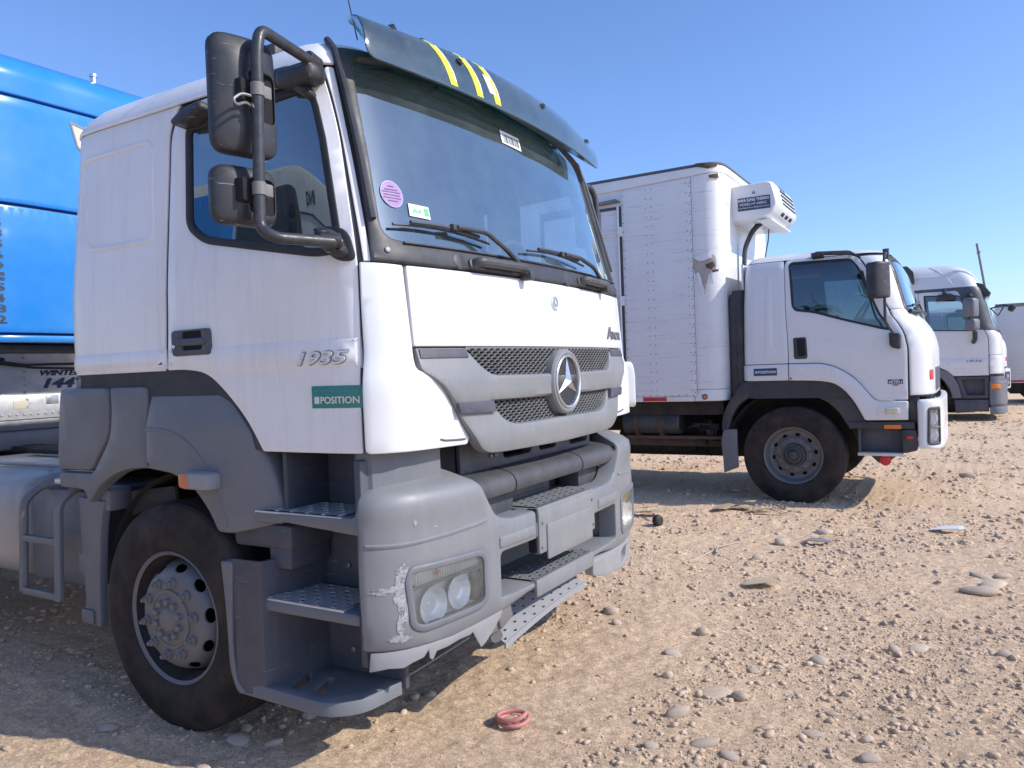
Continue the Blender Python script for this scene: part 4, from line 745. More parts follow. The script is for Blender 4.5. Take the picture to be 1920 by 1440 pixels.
# --- wheels
def wheel(parent, c, Rr=.523, W=.29, kind='steer', sgn=-1, bolts=True, hubcol='bolt', rimcol='rim'):
    c = Vector(c); ax = (0, sgn, 0); h = W / 2; e = bpy.data.objects.new('wheel', None); e.empty_display_size = .2; link(e, parent); e.location = c
    k = Rr / .523
    side_ = [(h - .025, .290 * k), (h - .003, .325 * k), (h + .004, .36 * k), (h + .006, .41 * k), (h - .002, .455 * k), (h - .006, .462 * k), (h - .014, .490 * k), (h - .026, .512 * k), (h - .040, .521 * k)]
    tread = []
    for g in (.072, .024, -.024, -.072): tread += [(g + .005, .523 * k), (g + .004, .509 * k), (g - .004, .509 * k), (g - .005, .523 * k)]
    MB().lathe([(a, r) for a, r in side_] + tread + [(-a, r) for a, r in side_[::-1]], (0, 0, 0), ax, 72, cap=False).build('tyre', 'rubber', e, 28)
    if kind == 'steer': fl_, hub, face = [(h - .022, .288 * k), (h - .014, .298 * k), (h - .022, .300 * k)], .142, .126
    else: fl_, hub, face = [(h - .022, .288 * k), (h - .014, .298 * k), (h - .022, .300 * k)], .10, .075
    MB().lathe([(-.10, .262 * k), (.02, .260 * k), (.07, .270 * k), (.095, .284 * k), (h - .02, .288 * k)], (0, 0, 0), ax, 56, cap=False).build('rim', 'dark' if kind == 'steer' else rimcol, e, 30)  # steer barrel: dark paint, with the shade inside the wheel put into its colour
    MB().lathe([(h - .021, .286 * k), (h - .018, .290 * k), (h - .009, .299 * k), (h - .012, .303 * k), (h - .018, .304 * k)], (0, 0, 0), ax, 56, cap=False).build('rim_flange', rimcol, e, 30)
    # disc with real hand holes: ten sectors
    if kind == 'steer': prof = np.array([(.125, .146), (.172, .146), (.196, .141), (.220, .125), (.240, .095), (.252, .06), (.262, .03)])
    else: prof = np.array([(.125, .055), (.165, .055), (.180, .052), (.200, .030), (.225, .02), (.248, .022), (.262, .03)])
    prof[:, 0] *= k; arc = np.concatenate([[0], np.cumsum(np.linalg.norm(np.diff(prof, axis=0), axis=1))]); Ltot = arc[-1]; m = MB()
    def df(th0):
        def f(uv, off):
            r_ = np.interp(uv[:, 1], arc, prof[:, 0]); a_ = np.interp(uv[:, 1], arc, prof[:, 1]); th = th0 + uv[:, 0] / .22; o_ = np.broadcast_to(off, r_.shape)
            return np.stack([r_ * np.cos(th), sgn * (a_ + o_ * .7), r_ * np.sin(th)], 1)
        return f
    wd = .22 * math.pi / 10; hc = float(np.interp(.229 * k, prof[:, 0], arc)) if kind == 'steer' else float(np.interp(.218 * k, prof[:, 0], arc))
    for i in range(10): m.panel(np.array([(-wd, 0), (wd, 0), (wd, Ltot), (-wd, Ltot)]), df(2 * math.pi * i / 10 + .15), 0, .0, 0, .022, [circ((0, hc), .033 if kind == 'steer' else .026, 14, .025 if kind == 'steer' else .017)], 0, .012)
    m.build('wheel_disc', rimcol, e, 40)
    MB().lathe([(-.02, .25), (-.025, .001)], (0, 0, 0), ax, 24, cap=False).build('brake_drum', 'hole', e)
    a0 = prof[0, 1]
    if kind == 'steer': MB().lathe([(a0 - .02, .134 * k), (a0 + .008, .132 * k), (a0 + .010, .120 * k), (a0 + .004, .116 * k), (a0 + .006, .106 * k), (a0 + .010, .060 * k), (a0 + .022, .050 * k), (a0 + .028, .035 * k), (a0 + .030, .001)], (0, 0, 0), ax, 36).build('hub', hubcol, e, 30)
    else: MB().lathe([(a0 - .03, .128 * k), (a0 + .02, .124 * k), (a0 + .05, .118 * k), (a0 + .055, .100 * k), (a0 + .04, .092 * k), (a0 + .045, .06 * k), (a0 + .085, .045 * k), (a0 + .09, .001)], (0, 0, 0), ax, 30).build('hub', hubcol, e, 30)
    if bolts:
        bm2 = MB().lathe([(0, .024), (.010, .022), (.012, .0165), (.026, .0155), (.028, .010), (.040, .009), (.042, .004)], (0, 0, 0), ax, 6 if 0 else 8).build('wheel_nut', hubcol if kind == 'steer' else rimcol, e, 30); b2 = None
        for i in range(10):
            a_ = 2 * math.pi * i / 10 + .16; o = bm2 if i == 0 else bm2.copy()
            if i: link(o, e)
            o.location = (.1675 * k * math.cos(a_), sgn * (a0 + .0), .1675 * k * math.sin(a_))
        if kind == 'steer':
            bm3 = MB().lathe([(0, .0175), (.004, .0175), (.005, .0155), (.018, .0150), (.021, .012)], (0, 0, 0), ax, 6).build('hub_bolt', hubcol, e, 30)
            for i in range(10):
                a_ = 2 * math.pi * i / 10 + .30; o = bm3 if i == 0 else bm3.copy()
                if i: link(o, e)
                o.location = (.082 * k * math.cos(a_), sgn * (a0 + .008), .082 * k * math.sin(a_))
    return e
wheel(T, (-.095, -1.085, .484), .515); wheel(T, (-.095, 1.085, .484), .515, sgn=1, bolts=False)
for y, sg in ((-1.07, -1), (1.07, 1)): wheel(T, (-3.6, y, .515), kind='drive', sgn=sg, bolts=False); wheel(T, (-3.6, y - sg * .33, .515), kind='drive', sgn=sg, bolts=False)
# --- mirrors
def mirrors():
    mr = MB().tube([(1.135 - .26 + .02, -1.19, 2.735), (.99, -1.33, 2.70) if 0 else (.90, -1.47, 2.775), (.905, -1.515, 2.70)], .02, 8) if 0 else None
    arm = MB().tube([(.86, -1.185, 2.735), (.92, -1.50, 2.738), (.922, -1.52, 2.66), (.900, -1.52, 2.055), (.95, -1.50, 2.02), (1.02, -1.255, 2.025)], .0205, 12, .06).build('mirror_arm', 'pipe', T, 40)
    MB().lathe([(0, .027), (.06, .027), (.065, .022)], (.855, -1.16, 2.738), (.10, -.72, .10), 12).build('arm_sleeve', 'pipe', arm)
    ub = MB().panel(rp([(-1.72, 2.705, .02), (-1.50, 2.755, .04), (-1.35, 2.755, .06), (-1.262, 2.62, .04), (-1.30, 2.60, .03), (-1.40, 2.68, .06), (-1.68, 2.665, .03)], .03), CAB, .05, .06, .03, .05).box((.70, -1.245, 2.655), (.89, -1.14, 2.735), .028).build('upper_mirror_bracket', 'mirrorback', arm, 45)
    MB().panel(rp([(-1.345, 2.095, .04), (-1.265, 2.075, .05), (-1.240, 1.975, .03), (-1.30, 1.975, .04), (-1.345, 2.03, .03)], .03), CAB, .085, .1, .035, .04).tube([(1.02, -1.255, 2.03), (.98, -1.31, 2.03)], .03, 10).build('lower_mirror_bracket', 'mirrorback', arm, 45)
    MB().panel(rp([(-1.355, 2.11, .05), (-1.235, 2.09, .05), (-1.222, 1.965, .03), (-1.30, 1.965, .04), (-1.355, 2.02, .03)], .03), CAB, .014, .02, .008, .05).build('bracket_gasket', 'rubbergasket', arm)
    def housing(cx, cy, cz, w_, h_, d_, yaw, nm):
        rot = Matrix.Rotation(yaw, 3, 'Z'); o_ = rp([(-w_ / 2, -h_ / 2, .055), (w_ / 2, -h_ / 2, .055), (w_ / 2, h_ / 2, .055), (-w_ / 2, h_ / 2, .055)])
        def f(uv, off):
            bul = d_ * (1 - np.clip(np.abs(uv[:, 0]) / (w_ / 2), 0, 1) ** 2.2 * .75) * (1 - np.clip(np.abs(uv[:, 1]) / (h_ / 2), 0, 1) ** 4 * .5)
            q = np.stack([np.where(np.broadcast_to(off, bul.shape) > -.02, bul + off, -.02), uv[:, 0], uv[:, 1]], 1); return q @ np.array(rot).T + np.array([cx, cy, cz])
        hz = MB().panel(o_, f, 0, .05, .012, .03, [rect(w_ * .0, -min(.085, h_ * .3), w_ * .44, min(.085, h_ * .3), .02)], .006, .035).build(nm, 'mirrorback', arm, 42)
        MB().panel(inset(ccw(o_), .01), lambda uv, off: np.stack([np.full(len(uv), -.018) + off, uv[:, 0], uv[:, 1]], 1) @ np.array(rot).T + np.array([cx, cy, cz]), 0, .002, 0, .1).build('mirror_glass', 'chrome', hz)
        MB().panel(rect(-.01, -min(.09, h_ * .32), w_ * .46, min(.09, h_ * .32), .01), lambda uv, off: np.stack([np.full(len(uv), .012) + off, uv[:, 0], uv[:, 1]], 1) @ np.array(rot).T + np.array([cx, cy, cz]), 0, .004, 0, .1).build('mount_recess', 'hole', hz)
        return hz
    yw = R(-14)
    h1 = housing(.828, -1.505, 2.522, .240, .410, .050, yw, 'main_mirror'); h2 = housing(.812, -1.505, 2.178, .240, .205, .045, yw, 'wide_angle_mirror')
    for z, x in ((2.525, .917), (2.19, .905)):
        MB().lathe([(-.022, .0225), (-.022, .0235), (.022, .0235), (.022, .0225)], (x, -1.52, z), (0, 0, 1), 16, cap=False).box((x - .03, -1.50, z - .022), (x + .008, -1.462, z + .022), .005).build('mirror_clamp', 'bolt', arm); MB().box((x - .085, -1.565, z - .04), (x - .028, -1.46, z + .04), .006).build('clamp_block', 'hole', arm)
    MB().tube([(.91, -1.535, 2.50), (.905, -1.58, 2.50), (.905, -1.615, 2.47), (.905, -1.60, 2.455), (.905, -1.56, 2.475), (.905, -1.535, 2.465)], .005, 6, .02).tube([(.90, -1.53, 2.485), (.92, -1.545, 2.462), (.905, -1.50, 2.455)], .004, 6, .01).build('loose_mirror_wire', 'steel', arm)
    return arm
arm = mirrors()
fa = MB().tube([(.80, 1.16, 2.70), (.83, 1.38, 2.745), (.845, 1.44, 2.68), (.86, 1.44, 2.40), (.86, 1.44, 2.06), (1.0, 1.26, 2.03)], .0205, 10, .06).build('mirror_arm', 'pipe', T, 40)
MB().box((.74, 1.30, 2.33), (.82, 1.42, 2.68), .03).build('main_mirror', 'mirrorback', fa, 45)
# kerb-view mirror over the door
km = MB().panel(rp([(-2.165, 2.632, .01), (-2.06, 2.622, .02), (-1.93, 2.668, .02), (-1.94, 2.705, .02), (-2.08, 2.688, .04), (-2.165, 2.655, .01)], .02), CAB, .075, .08, .015, .05).build('kerb_mirror', 'mirrorback', T, 45)
# --- visor
VS = [(0, 0), (-.004, .07), (-.022, .135), (-.060, .195), (-.12, .228), (-.20, .250), (-.28, .262)]
VA = np.concatenate([[0], np.cumsum([math.dist(VS[i], VS[i + 1]) for i in range(len(VS) - 1)])])
def visf(uv, off):
    y, v = uv[:, 0], uv[:, 1]; k = np.abs(y) / 1.1; x0 = 1.135 - .115 * k ** 2; dx = np.interp(v, VA, [p[0] for p in VS]); dz = np.interp(v, VA, [p[1] for p in VS])
    nx = np.interp(v, [0, VA[-1]], [.97, .15]); nz = np.sqrt(1 - nx ** 2); o_ = np.broadcast_to(off, y.shape); return np.stack([x0 + dx + nx * o_, y, 2.757 + dz * (1 - .12 * k ** 2) + .006 * k ** 2 + nz * o_], 1)
vis = MB().panel(rp([(-1.075, .0, .06), (1.10, .0, .06), (1.12, .22, .1), (1.02, .42, .09), (-.93, .42, .09), (-1.06, .22, .12)], .05, 8), visf, .003, .006, .001, .045, back=True).build('windscreen_visor', 'visor', T, 60)
for a, b in ((-.765, -.615), (-.565, -.435), (-.425, -.295)):
    q = [(a + (b - a) * (1 - t) + o_, .012 + .40 * t) for o_, ts in ((0, np.linspace(0, 1, 12)), (.046, np.linspace(1, 0, 12))) for t in ts]
    tp = MB().panel(np.array(q), visf, .0048, .001, 0, .05).build('yellow_tape_stripe', 'yellow', vis)
    q = [(a + (b - a) * (1 - t) + o_, .012 + .40 * t) for o_, ts in ((.038, np.linspace(.05, .98, 10)), (.0475, np.linspace(.98, .05, 10))) for t in ts]
    MB().panel(np.array(q), visf, .0054, .0005, 0, .05).build('worn_tape_edge', 'tapewhite', tp)
q = np.array([(-.335, .05), (-.287, .05), (-.32, .135), (-.366, .135)]); tw = MB().panel(q, visf, .0056, .0006, 0, .05).build('tape_label', 'tapewhite', vis)
text('WABCO' if 0 else 'MARKET', 'tape_lettering', visf, (-.345, .06), .02, 'dark_print', tw, .05, .0066, 0, 0, .0003) if 0 else None
m = MB()
for y, v in ((-.86, .23), (-.62, .30), (-.52, .15), (.12, .30), (.22, .15), (.80, .30), (.92, .15), (1.06, .24)):
    c = visf(np.array([(y, v)]), .003)[0]; d = visf(np.array([(y, v)]), .01)[0] - c; MB().lathe([(0, .019), (.006, .018), (.008, .010), (.014, .009), (.015, .004)], c, d, 10).build('visor_bolt', 'black', vis)
m = MB()
for y in (-.83, -.50, .20, .88):
    a, b = visf(np.array([(y, .30)]), -.004)[0], visf(np.array([(y, .14)]), -.004)[0]; c = CAB(np.array([(CAB.sy(y), 2.885)]), .01)[0]; MB().tube([a, c], .012, 6).tube([b, c], .012, 6).build('visor_bracket', 'black', vis)
# --- interior
MB().box((-.80, -1.1, 1.3), (1.05, 1.1, 1.32)).build('cab_floor', 'interior', T)
m = MB().panel(rp([(.62, -1.12, .05), (1.0, -1.12, .05), (1.10, -.6, .1), (1.13, 0, .1), (1.10, .6, .1), (1.0, 1.12, .05), (.62, 1.12, .05)], .05), top(2.0), 0, .35, .04, .1); m.build('dashboard', 'interior', T)
def seat(y):
    s_ = MB().box((-.15, y - .26, 1.72), (.40, y + .26, 1.86), .06).box((-.24, y - .26, 1.80), (-.08, y + .26, 2.42), .06, Matrix.Rotation(R(-8), 3, 'Y')).box((-.26, y - .15, 2.40), (-.15, y + .15, 2.60), .04).box((-.05, y - .2, 1.32), (.3, y + .2, 1.74), .03); return s_.build('seat', 'seat', T, 40)
seat(-.62); seat(.62)
m = MB(); Vr = []
m.tube([(.62 + .10 * math.cos(a) * .5, .62 + .22 * math.sin(a), 2.10 + .19 * math.cos(a)) for a in np.linspace(0, 2 * math.pi, 33)], .017, 8, caps=False).tube([(.62, .62, 2.10), (.85, .62, 1.9)], .03, 8).box((.605, .42, 2.08), (.635, .82, 2.12), .01); m.build('steering_wheel', 'interior', T)
m = MB().loft([[(-.40 + .03 * math.sin(i * 1.9), -1.0 + 2.0 * i / 60, z) for i in range(61)] for z in (1.5, 2.75)], (False, False), False); m.build('cab_curtain', 'curtain', T)
for yy in (.78, .98): MB().loft([[(.45 - .25 * i / 16 + .02 * math.sin(i * 1.6), yy + .10 + .02 * math.cos(i * 1.6) - (.06 if z < 2.3 else 0), z) for i in range(17)] for z in (2.0, 2.3, 2.72)], (False, False), False).build('window_curtain', 'curtain', T) if yy > .9 else None
tag(MB().loft([[(AX + .93 + .10 * t, YC + .30 + .16 * u, 2.012 + .05 * math.sin(3 * t) * (1 - u)) for t in np.linspace(0, 1, 5)] for u in (0, .5, 1)], (False, False), False).build('crumpled_paper', 'paper'), 'crumpled white paper lying on the dashboard behind the windscreen', 'paper')
tag(MB().box((AX + 1.0, YC + .10, 2.012), (AX + 1.03, YC + .19, 2.09), .004).build('dashboard_card', 'creamlens'), 'small cream card propped on the dashboard behind the windscreen', 'card')
# ================================================================ semi-trailer with the blue cooling unit behind the white cab
TR = thing('refrigerated_trailer', 'aluminium trailer with a glossy blue cooling unit on its front, behind the white tractor unit', 'trailer', (AX, YC, 0))
tb = MB().box((-12.5, -1.28, 1.22), (-2.86, 1.28, 3.82), .02).build('trailer_body', 'alu', TR)
m = MB().box((-12.5, -1.30, 1.10), (-2.83, 1.30, 1.235), .01); m.build('lower_rail', 'steel', tb)
MB().box((-2.852, -1.26, 1.31), (-2.835, 1.26, 1.485), .004).build('kick_plate', 'plate', tb)
MB().box((-2.85, -1.26, 1.235), (-2.81, 1.26, 1.305), .006).build('bottom_rail', 'steel', tb)
m = MB()
for y in np.arange(-1.2, 1.21, .05): m.lathe([(0, .010), (.005, .008), (.007, .003)], (-2.835, y, 1.345), (1, 0, 0), 6)
for z in np.arange(1.40, 1.85, .05):
    for y in (-.375, -.95, .55): m.lathe([(0, .010), (.005, .008), (.007, .003)], (-2.835 if z < 1.48 else -2.858, y, z), (1, 0, 0), 6)
o = m.build('rivets', 'rivet', tb, 50); o['kind'] = 'stuff'
m = MB().box((-2.838, -.47, 1.385), (-2.832, -.37, 1.445), .002); m.build('rating_plate', 'creamlens', tb)
MB().box((-2.838, -.245, 1.41), (-2.832, -.155, 1.475), .002).build('serial_plate', 'satin', tb)
ff = front(-2.858)
text('WINTER', 'trailer_lettering', ff, (-.262, 1.618), .040, 'navyprint', tb, .30, .002, .03, .3, .001); text('144', 'trailer_lettering', ff, (-.245, 1.525), .075, 'navyprint', tb, .24, .002, .04, .3, .001)
UN = Shell([(-2.40, 0), (-2.40, .3), (-2.402, .55), (-2.425, .74), (-2.50, .90), (-2.62, .985), (-2.85, 1.01), (-2.90, 1.01)], [(0, 0), (9, 0)], [(0, 0), (3.5, 0), (9, 0)], -2.9, -2.0)
def unf(uv, off):
    p = UN(uv, off); z = p[:, 2]; t = np.clip((z - 3.60) / .205, 0, 1); p[:, 0] -= .24 * (1 - np.sqrt(np.maximum(1 - t * t, 0))) + .03 * np.clip((z - 1.9) / 1.6, 0, 1); return p
us_ = UN.L - .02
cu = MB().panel(rect(-us_, 1.90, us_, 2.742, .012), unf, 0, .03, .010, .06).build('cooling_unit', 'blue', TR, 40)
MB().panel(rect(-us_, 2.760, us_, 3.468, .012), unf, 0, .03, .010, .06).build('upper_door', 'blue', cu, 40)
MB().panel(rect(-us_, 3.484, us_, 3.800, .006), unf, .004, .03, .010, .018).loft([unf(np.stack([np.linspace(-us_, us_, 80), np.full(80, 3.800)], 1), .0).tolist(), [(-2.9, y, 3.815) for y in np.linspace(-1, 1, 80)]], (False, False), False).build('top_cowl', 'blue', cu, 40)
MB().panel(rect(-us_ + .01, 1.88, us_ - .01, 3.66, 0), unf, -.025, .002, 0, .09).build('cooling_unit_core', 'blueseam', cu)
MB().panel(rect(-us_, 1.835, us_, 1.885, .012), unf, .012, .04, .015, .05).build('lower_trim', 'blue', cu)
MB().box((-2.88, -1.0, 1.78), (-2.48, 1.0, 1.832), .02).build('unit_base', 'black', cu)
g = MB().panel(rp([(-.215, 3.40, .01), (-.06, 3.37, .01), (-.09, 3.20, .02), (-.165, 3.205, .03)]), unf, .004, .006, .002, .04, [rp([(-.195, 3.378, .01), (-.08, 3.355, .01), (-.10, 3.22, .01), (-.155, 3.225, .02)])], .002).build('display_window_frame', 'greyfront', cu); MB().panel(rp([(-.195, 3.378, .01), (-.08, 3.355, .01), (-.10, 3.22, .01), (-.155, 3.225, .02)]), unf, .002, .002, 0, .05).build('display_window', 'creamlens', g)
for k, ch in enumerate('56665//5482' if 0 else ['5', '3', '5', '6', ')', '=', '5', '4', '8', '2']):
    text(ch, 'phone_lettering', unf, (-.755 if ch not in '4' else -.76, 2.605 - .0705 * k - .012), .054, 'dark_print', cu, .062, .001, .03, 0, .001)
MB().lathe([(0, .02), (.05, .02), (.055, .028), (.075, .028)], (-2.62, .10, 3.79), (0, 0, 1), 10).build('filler_cap', 'satin', cu)
MB().tube([(-2.80, -.75, 1.78), (-2.78, -.62, 1.73), (-2.76, -.42, 1.695), (-2.76, -.2, 1.70), (-2.76, .05, 1.70)], .009, 6, .05).tube([(-2.80, -.72, 1.80), (-2.79, -.6, 1.71), (-2.77, -.35, 1.675), (-2.77, -.05, 1.665), (-2.77, .1, 1.68)], .009, 6, .05).build('hanging_cable', 'pipe', TR)
MB().box((-2.80, -.60, 1.71), (-2.77, -.54, 1.75), .01).build('cable_socket', 'black', TR)
m = MB().box((-3.5, -.5, 1.10), (-2.9, .5, 1.14)).box((-12.0, -.6, .9), (-3.6, -.48, 1.12)).box((-12.0, .48, .9), (-3.6, .6, 1.12)); m.build('trailer_frame', 'dark', TR)
for x in (-8.6, -9.9):
    for y, sg in ((-1.1, -1), (1.1, 1)): wheel(TR, (x, y, .515), kind='drive', sgn=sg, bolts=False)
MB().box((-6.0, -.9, .08), (-5.86, -.76, 1.1), .01).box((-6.0, .76, .08), (-5.86, .9, 1.1), .01).build('landing_leg', 'steel', TR)

# ================================================================ white box lorry with the cooling unit over its cab
def cabover(name, label, loc, first):
    B = thing(name, label, 'truck', loc, 0, None)
    C = Shell([(1.345, 0), (1.34, .5), (1.325, .8), (1.285, 1.0), (1.215, 1.10), (1.12, 1.155), (1.0, 1.17), (.5, 1.172), (-.36, 1.17), (-.45, 1.14), (-.50, 1.04), (-.51, .9), (-.51, 0)],
      [(0, 0), (1.6, .0), (1.75, .03), (1.85, .08), (1.94, .145), (2.04, .175), (2.4, .27), (2.5, .31), (2.58, .37), (2.62, .43), (2.66, .60), (2.69, .9)], [(0, 0), (1.6, 0), (2.1, .015), (2.5, .055), (2.58, .09), (2.63, .15), (2.665, .26), (2.69, .45)], -.2, 1.2)
    X = lambda pts: [(C.sx(p[0]),) + tuple(p[1:]) for p in pts]
    mir = lambda pts: [(-p[0],) + tuple(p[1:]) for p in pts][::-1]
    wpts = X([(.067, 2.535, .05), (.119, 2.560, .03), (.875, 2.545, .04), (.925, 2.43, .05), (1.025, 1.86, .05), (1.015, 1.79, .04), (.955, 1.797, .04), (.322, 2.008, .08), (.110, 2.040, .03), (.072, 2.085, .03)])
    Wn = rp(wpts); Wf = rp(mir(wpts)); s1 = C.sy(1.03)
    WSi = rp([(-s1, 1.985, .05), (0, 1.955, 0), (s1, 1.985, .05), (s1 - .01, 2.52, .06), (0, 2.555, 0), (-s1 + .01, 2.52, .06)])
    Lc = C.L
    MB().panel(rect(-Lc + .002, 1.12, Lc - .002, 2.60, 0), C, -.008, .03, 0, .10, [Wn, Wf, WSi], 0).build('cab_frame', 'interior', B)
    MB().panel(rect(-Lc + .25, 1.2, Lc - .25, 2.58, 0), C, -.06, .004, 0, .14, [inset(ccw(Wn), -.03), inset(ccw(Wf), -.03), inset(ccw(WSi), -.03)], 0).build('cab_lining', 'interior', B)
    pn = lambda nm, pts, mat='whiteclean', t=.002, dep=.02, bev=.005, holes=(), par=B, ang=32: MB().panel(rp(pts, .02), C, t, dep, bev, .055, holes).build(nm, mat, par, ang)
    sb = -Lc + .35
    pn('rear_cab_panel', [(sb, 1.490, .01), (C.sx(-.017), 1.490, .01), (C.sx(-.012), 1.9, .2), (C.sx(.004), 2.52, .05), (C.sx(.004), 2.585, .01), (sb, 2.585, .01)])
    pn('pressed_rib', X([(-.27, 1.56, .02), (-.16, 1.535, .05), (-.135, 1.60, .05), (-.16, 1.7, .1), (-.165, 2.42, .02), (-.235, 2.44, .02), (-.255, 2.0, .2)]), t=.008, dep=.02, bev=.018)
    pn('lower_cab_band', [(sb, 1.313, .01), (C.sx(-.017), 1.310, .01), (C.sx(-.017), 1.484, .01), (sb, 1.484, .01)], t=.012, bev=.010)
    dr = pn('door', X([(-.010, 1.490, .01), (-.006, 1.9, .2), (.010, 2.52, .1), (.034, 2.580, .04), (.104, 2.592, .03), (.90, 2.588, .03), (.965, 2.555, .03), (1.022, 2.341, .2), (1.085, 2.10, .1), (1.104, 1.998, .1), (1.114, 1.712, .1), (1.108, 1.092, .01), (.818, 1.092, .04), (.753, 1.170, .05), (.630, 1.328, .08), (.455, 1.446, .08), (.308, 1.487, .06)]), holes=[Wn])
    MB().panel(inset(ccw(Wn), -.003), C, .006, .02, .004, .07, [inset(ccw(Wn), .024)], .004).build('window_seal', 'rubbergasket', dr)
    MB().panel(inset(ccw(Wn), .016), C, -.004, .004, 0, .1).build('window_glass', 'sidedark', dr)
    pn('window_divider', X([(.935, 2.42, .005), (.955, 2.40, .005), (.960, 1.81, .005), (.940, 1.81, .005)]), 'rubbergasket', .004, .02, .003, par=dr)
    MB().panel(inset(ccw(Wf), .010), C, -.004, .004, 0, .1).build('far_window_glass', 'side', B)
    h = pn('door_handle', X([(.045, 1.758, .02), (.180, 1.760, .02), (.180, 1.531, .03), (.045, 1.531, .03)]), 'black', .010, .02, .006, par=dr); pn('handle_pull', X([(.085, 1.74, .02), (.165, 1.74, .02), (.165, 1.56, .02), (.085, 1.56, .02)]), 'hole', .013, .004, .002, par=h)
    wing = pn('wheel_arch_band', X([(-.010, 1.484, .01), (.308, 1.480, .06), (.455, 1.439, .08), (.630, 1.320, .08), (.753, 1.162, .05), (.815, 1.086, .04), (1.108, 1.080, .02), (1.105, .892, .01), (.716, .888, .02), (.623, 1.078, .08), (.53, 1.201, .08), (.434, 1.273, .06), (.303, 1.298, .06), (-.010, 1.310, .01)]), t=.024, dep=.10, bev=.014, ang=45)
    pn('lamp_recess', X([(.832, 1.024, .02), (1.043, 1.031, .02), (1.040, .941, .02), (.833, .938, .02)]), t=.030, dep=.01, bev=.004, par=wing)
    ml_ = pn('side_marker_lamp', X([(.905, 1.012, .015), (1.027, 1.017, .02), (1.025, .955, .02), (.905, .952, .015)]), 'creamlens', .055, .03, .012, par=wing); pn('marker_end', X([(.985, 1.010, .01), (1.03, 1.012, .02), (1.03, .957, .02), (.985, .956, .01)]), 'whiteclean', .058, .02, .010, par=ml_)
    s2 = C.sx(1.128)
    fcp_ = MB().panel(rp([(s2, 1.135, .01), (s2, 1.712, .1), (C.sx(1.118), 1.995, .02), (-s1 - .02, 2.0, .02), (-s1, 1.965, .03), (0, 1.94, 0), (s1, 1.965, .03), (s1 + .02, 2.0, .02), (-C.sx(1.118), 1.995, .02), (-s2, 1.712, .1), (-s2, 1.135, .01)], .02), C, .002, .03, .006, .06).build('front_panel', 'whiteclean', B)
    MB().panel(rp([(C.sx(1.118), 2.0, .01), (C.sx(1.10), 2.10, .1), (C.sx(1.04), 2.33, .1), (C.sx(.985), 2.56, .02), (-s1, 2.56, .02), (-s1 - .005, 2.0, .02)], .01), C, .002, .02, .005, .05).build('windscreen_pillar', 'whiteclean', B)
    mirror_y([o for o in B.children if o.name.startswith('windscreen_pillar')][0], B); mirror_y(dr, B) if first else None
    MB().panel(inset(ccw(WSi), -.03), C, -.002, .004, 0, .08).build('windscreen', 'ws', B); MB().panel(inset(ccw(WSi), -.035), C, .003, .01, .003, .08, [inset(ccw(WSi), .02)], .003).build('windscreen_seal', 'rubbergasket', B)
    us2 = np.linspace(-Lc, Lc, 111); lp = [C(np.stack([us2, np.full_like(us2, z)], 1), .004).tolist() for z in (2.588, 2.60, 2.62, 2.635, 2.65, 2.665, 2.678, 2.69)]
    lp.append([[.25 + (p[0] - .25) * .6, p[1] * .6, 2.735] for p in lp[-1]]); lp.append([[.25 + (p[0] - .25) * .2, p[1] * .2, 2.745] for p in lp[-2]]); rf = MB().loft(lp, (False, True), False).build('roof', 'whiteclean', B, 45)
    MB().panel(rp(X([(.40, 2.600, .01), (.50, 2.625, .01), (.90, 2.600, .02), (1.0, 2.54, .02), (.99, 2.52, .01), (.88, 2.572, .02), (.52, 2.585, .01), (.41, 2.57, .01)])), C, .045, .02, .006, .05).build('window_deflector', 'black', B); MB().panel(rp(X([(.40, 2.605, .005), (.56, 2.610, .005), (.56, 2.575, .005), (.40, 2.57, .005)])), C, .05, .05, .005, .06).build('deflector_clip', 'rubbergasket', B)
    MB().box((-.52, -1.0, 1.15), (-.50, 1.0, 2.6)).build('rear_wall', 'whiteclean', B)
    MB().box((-.45, -1.1, 1.2), (1.15, 1.1, 1.24)).build('cab_floor', 'interior', B); MB().box((.75, -1.05, 1.3), (1.18, 1.05, 1.92), .06).build('dashboard', 'interior', B)
    for y in (-.55, .55): MB().box((-.10, y - .25, 1.55), (.38, y + .25, 1.72), .05).box((-.22, y - .25, 1.65), (-.05, y + .25, 2.2), .05).box((-.22, y - .14, 2.2), (-.1, y + .14, 2.4), .04).build('seat', 'seat', B)
    MB().tube([(.62 + .10 * math.cos(a), .55 * -1 + .21 * math.sin(a), 1.96 + .17 * math.cos(a)) for a in np.linspace(0, 2 * math.pi, 33)], .016, 8, caps=False).tube([(.62, -.55, 1.96), (.8, -.55, 1.8)], .03).build('steering_wheel', 'interior', B)
    # dark wings, steps, bumper
    MB().panel(rp([(-.508, 1.305, .02), (.300, 1.295, .06), (.434, 1.268, .06), (.53, 1.196, .08), (.623, 1.073, .08), (.705, .90, .02), (.72, .86, .01), (.565, .80, .02), (.525, .86, .1), (.47, .96, .1), (.36, 1.075, .1), (.165, 1.165, .1), (-.235, 1.18, .1), (-.42, 1.15, .1), (-.565, 1.05, .1), (-.64, .92, .1), (-.67, .78, .05), (-.76, .76, .02), (-.74, .95, .1), (-.65, 1.12, .1)], .02), side(1.10), .04, .12, .02, .07).build('black_wing', 'black', B)
    MB().loft([[(.68 * math.cos(a) - .04, y, .52 + .68 * math.sin(a)) for a in np.linspace(R(2), R(178), 20)] for y in (-1.12, -.6)], (False, False), False).box((-.8, -.62, .5), (.7, -.58, 1.2)).build('arch_liner', 'dark', B)
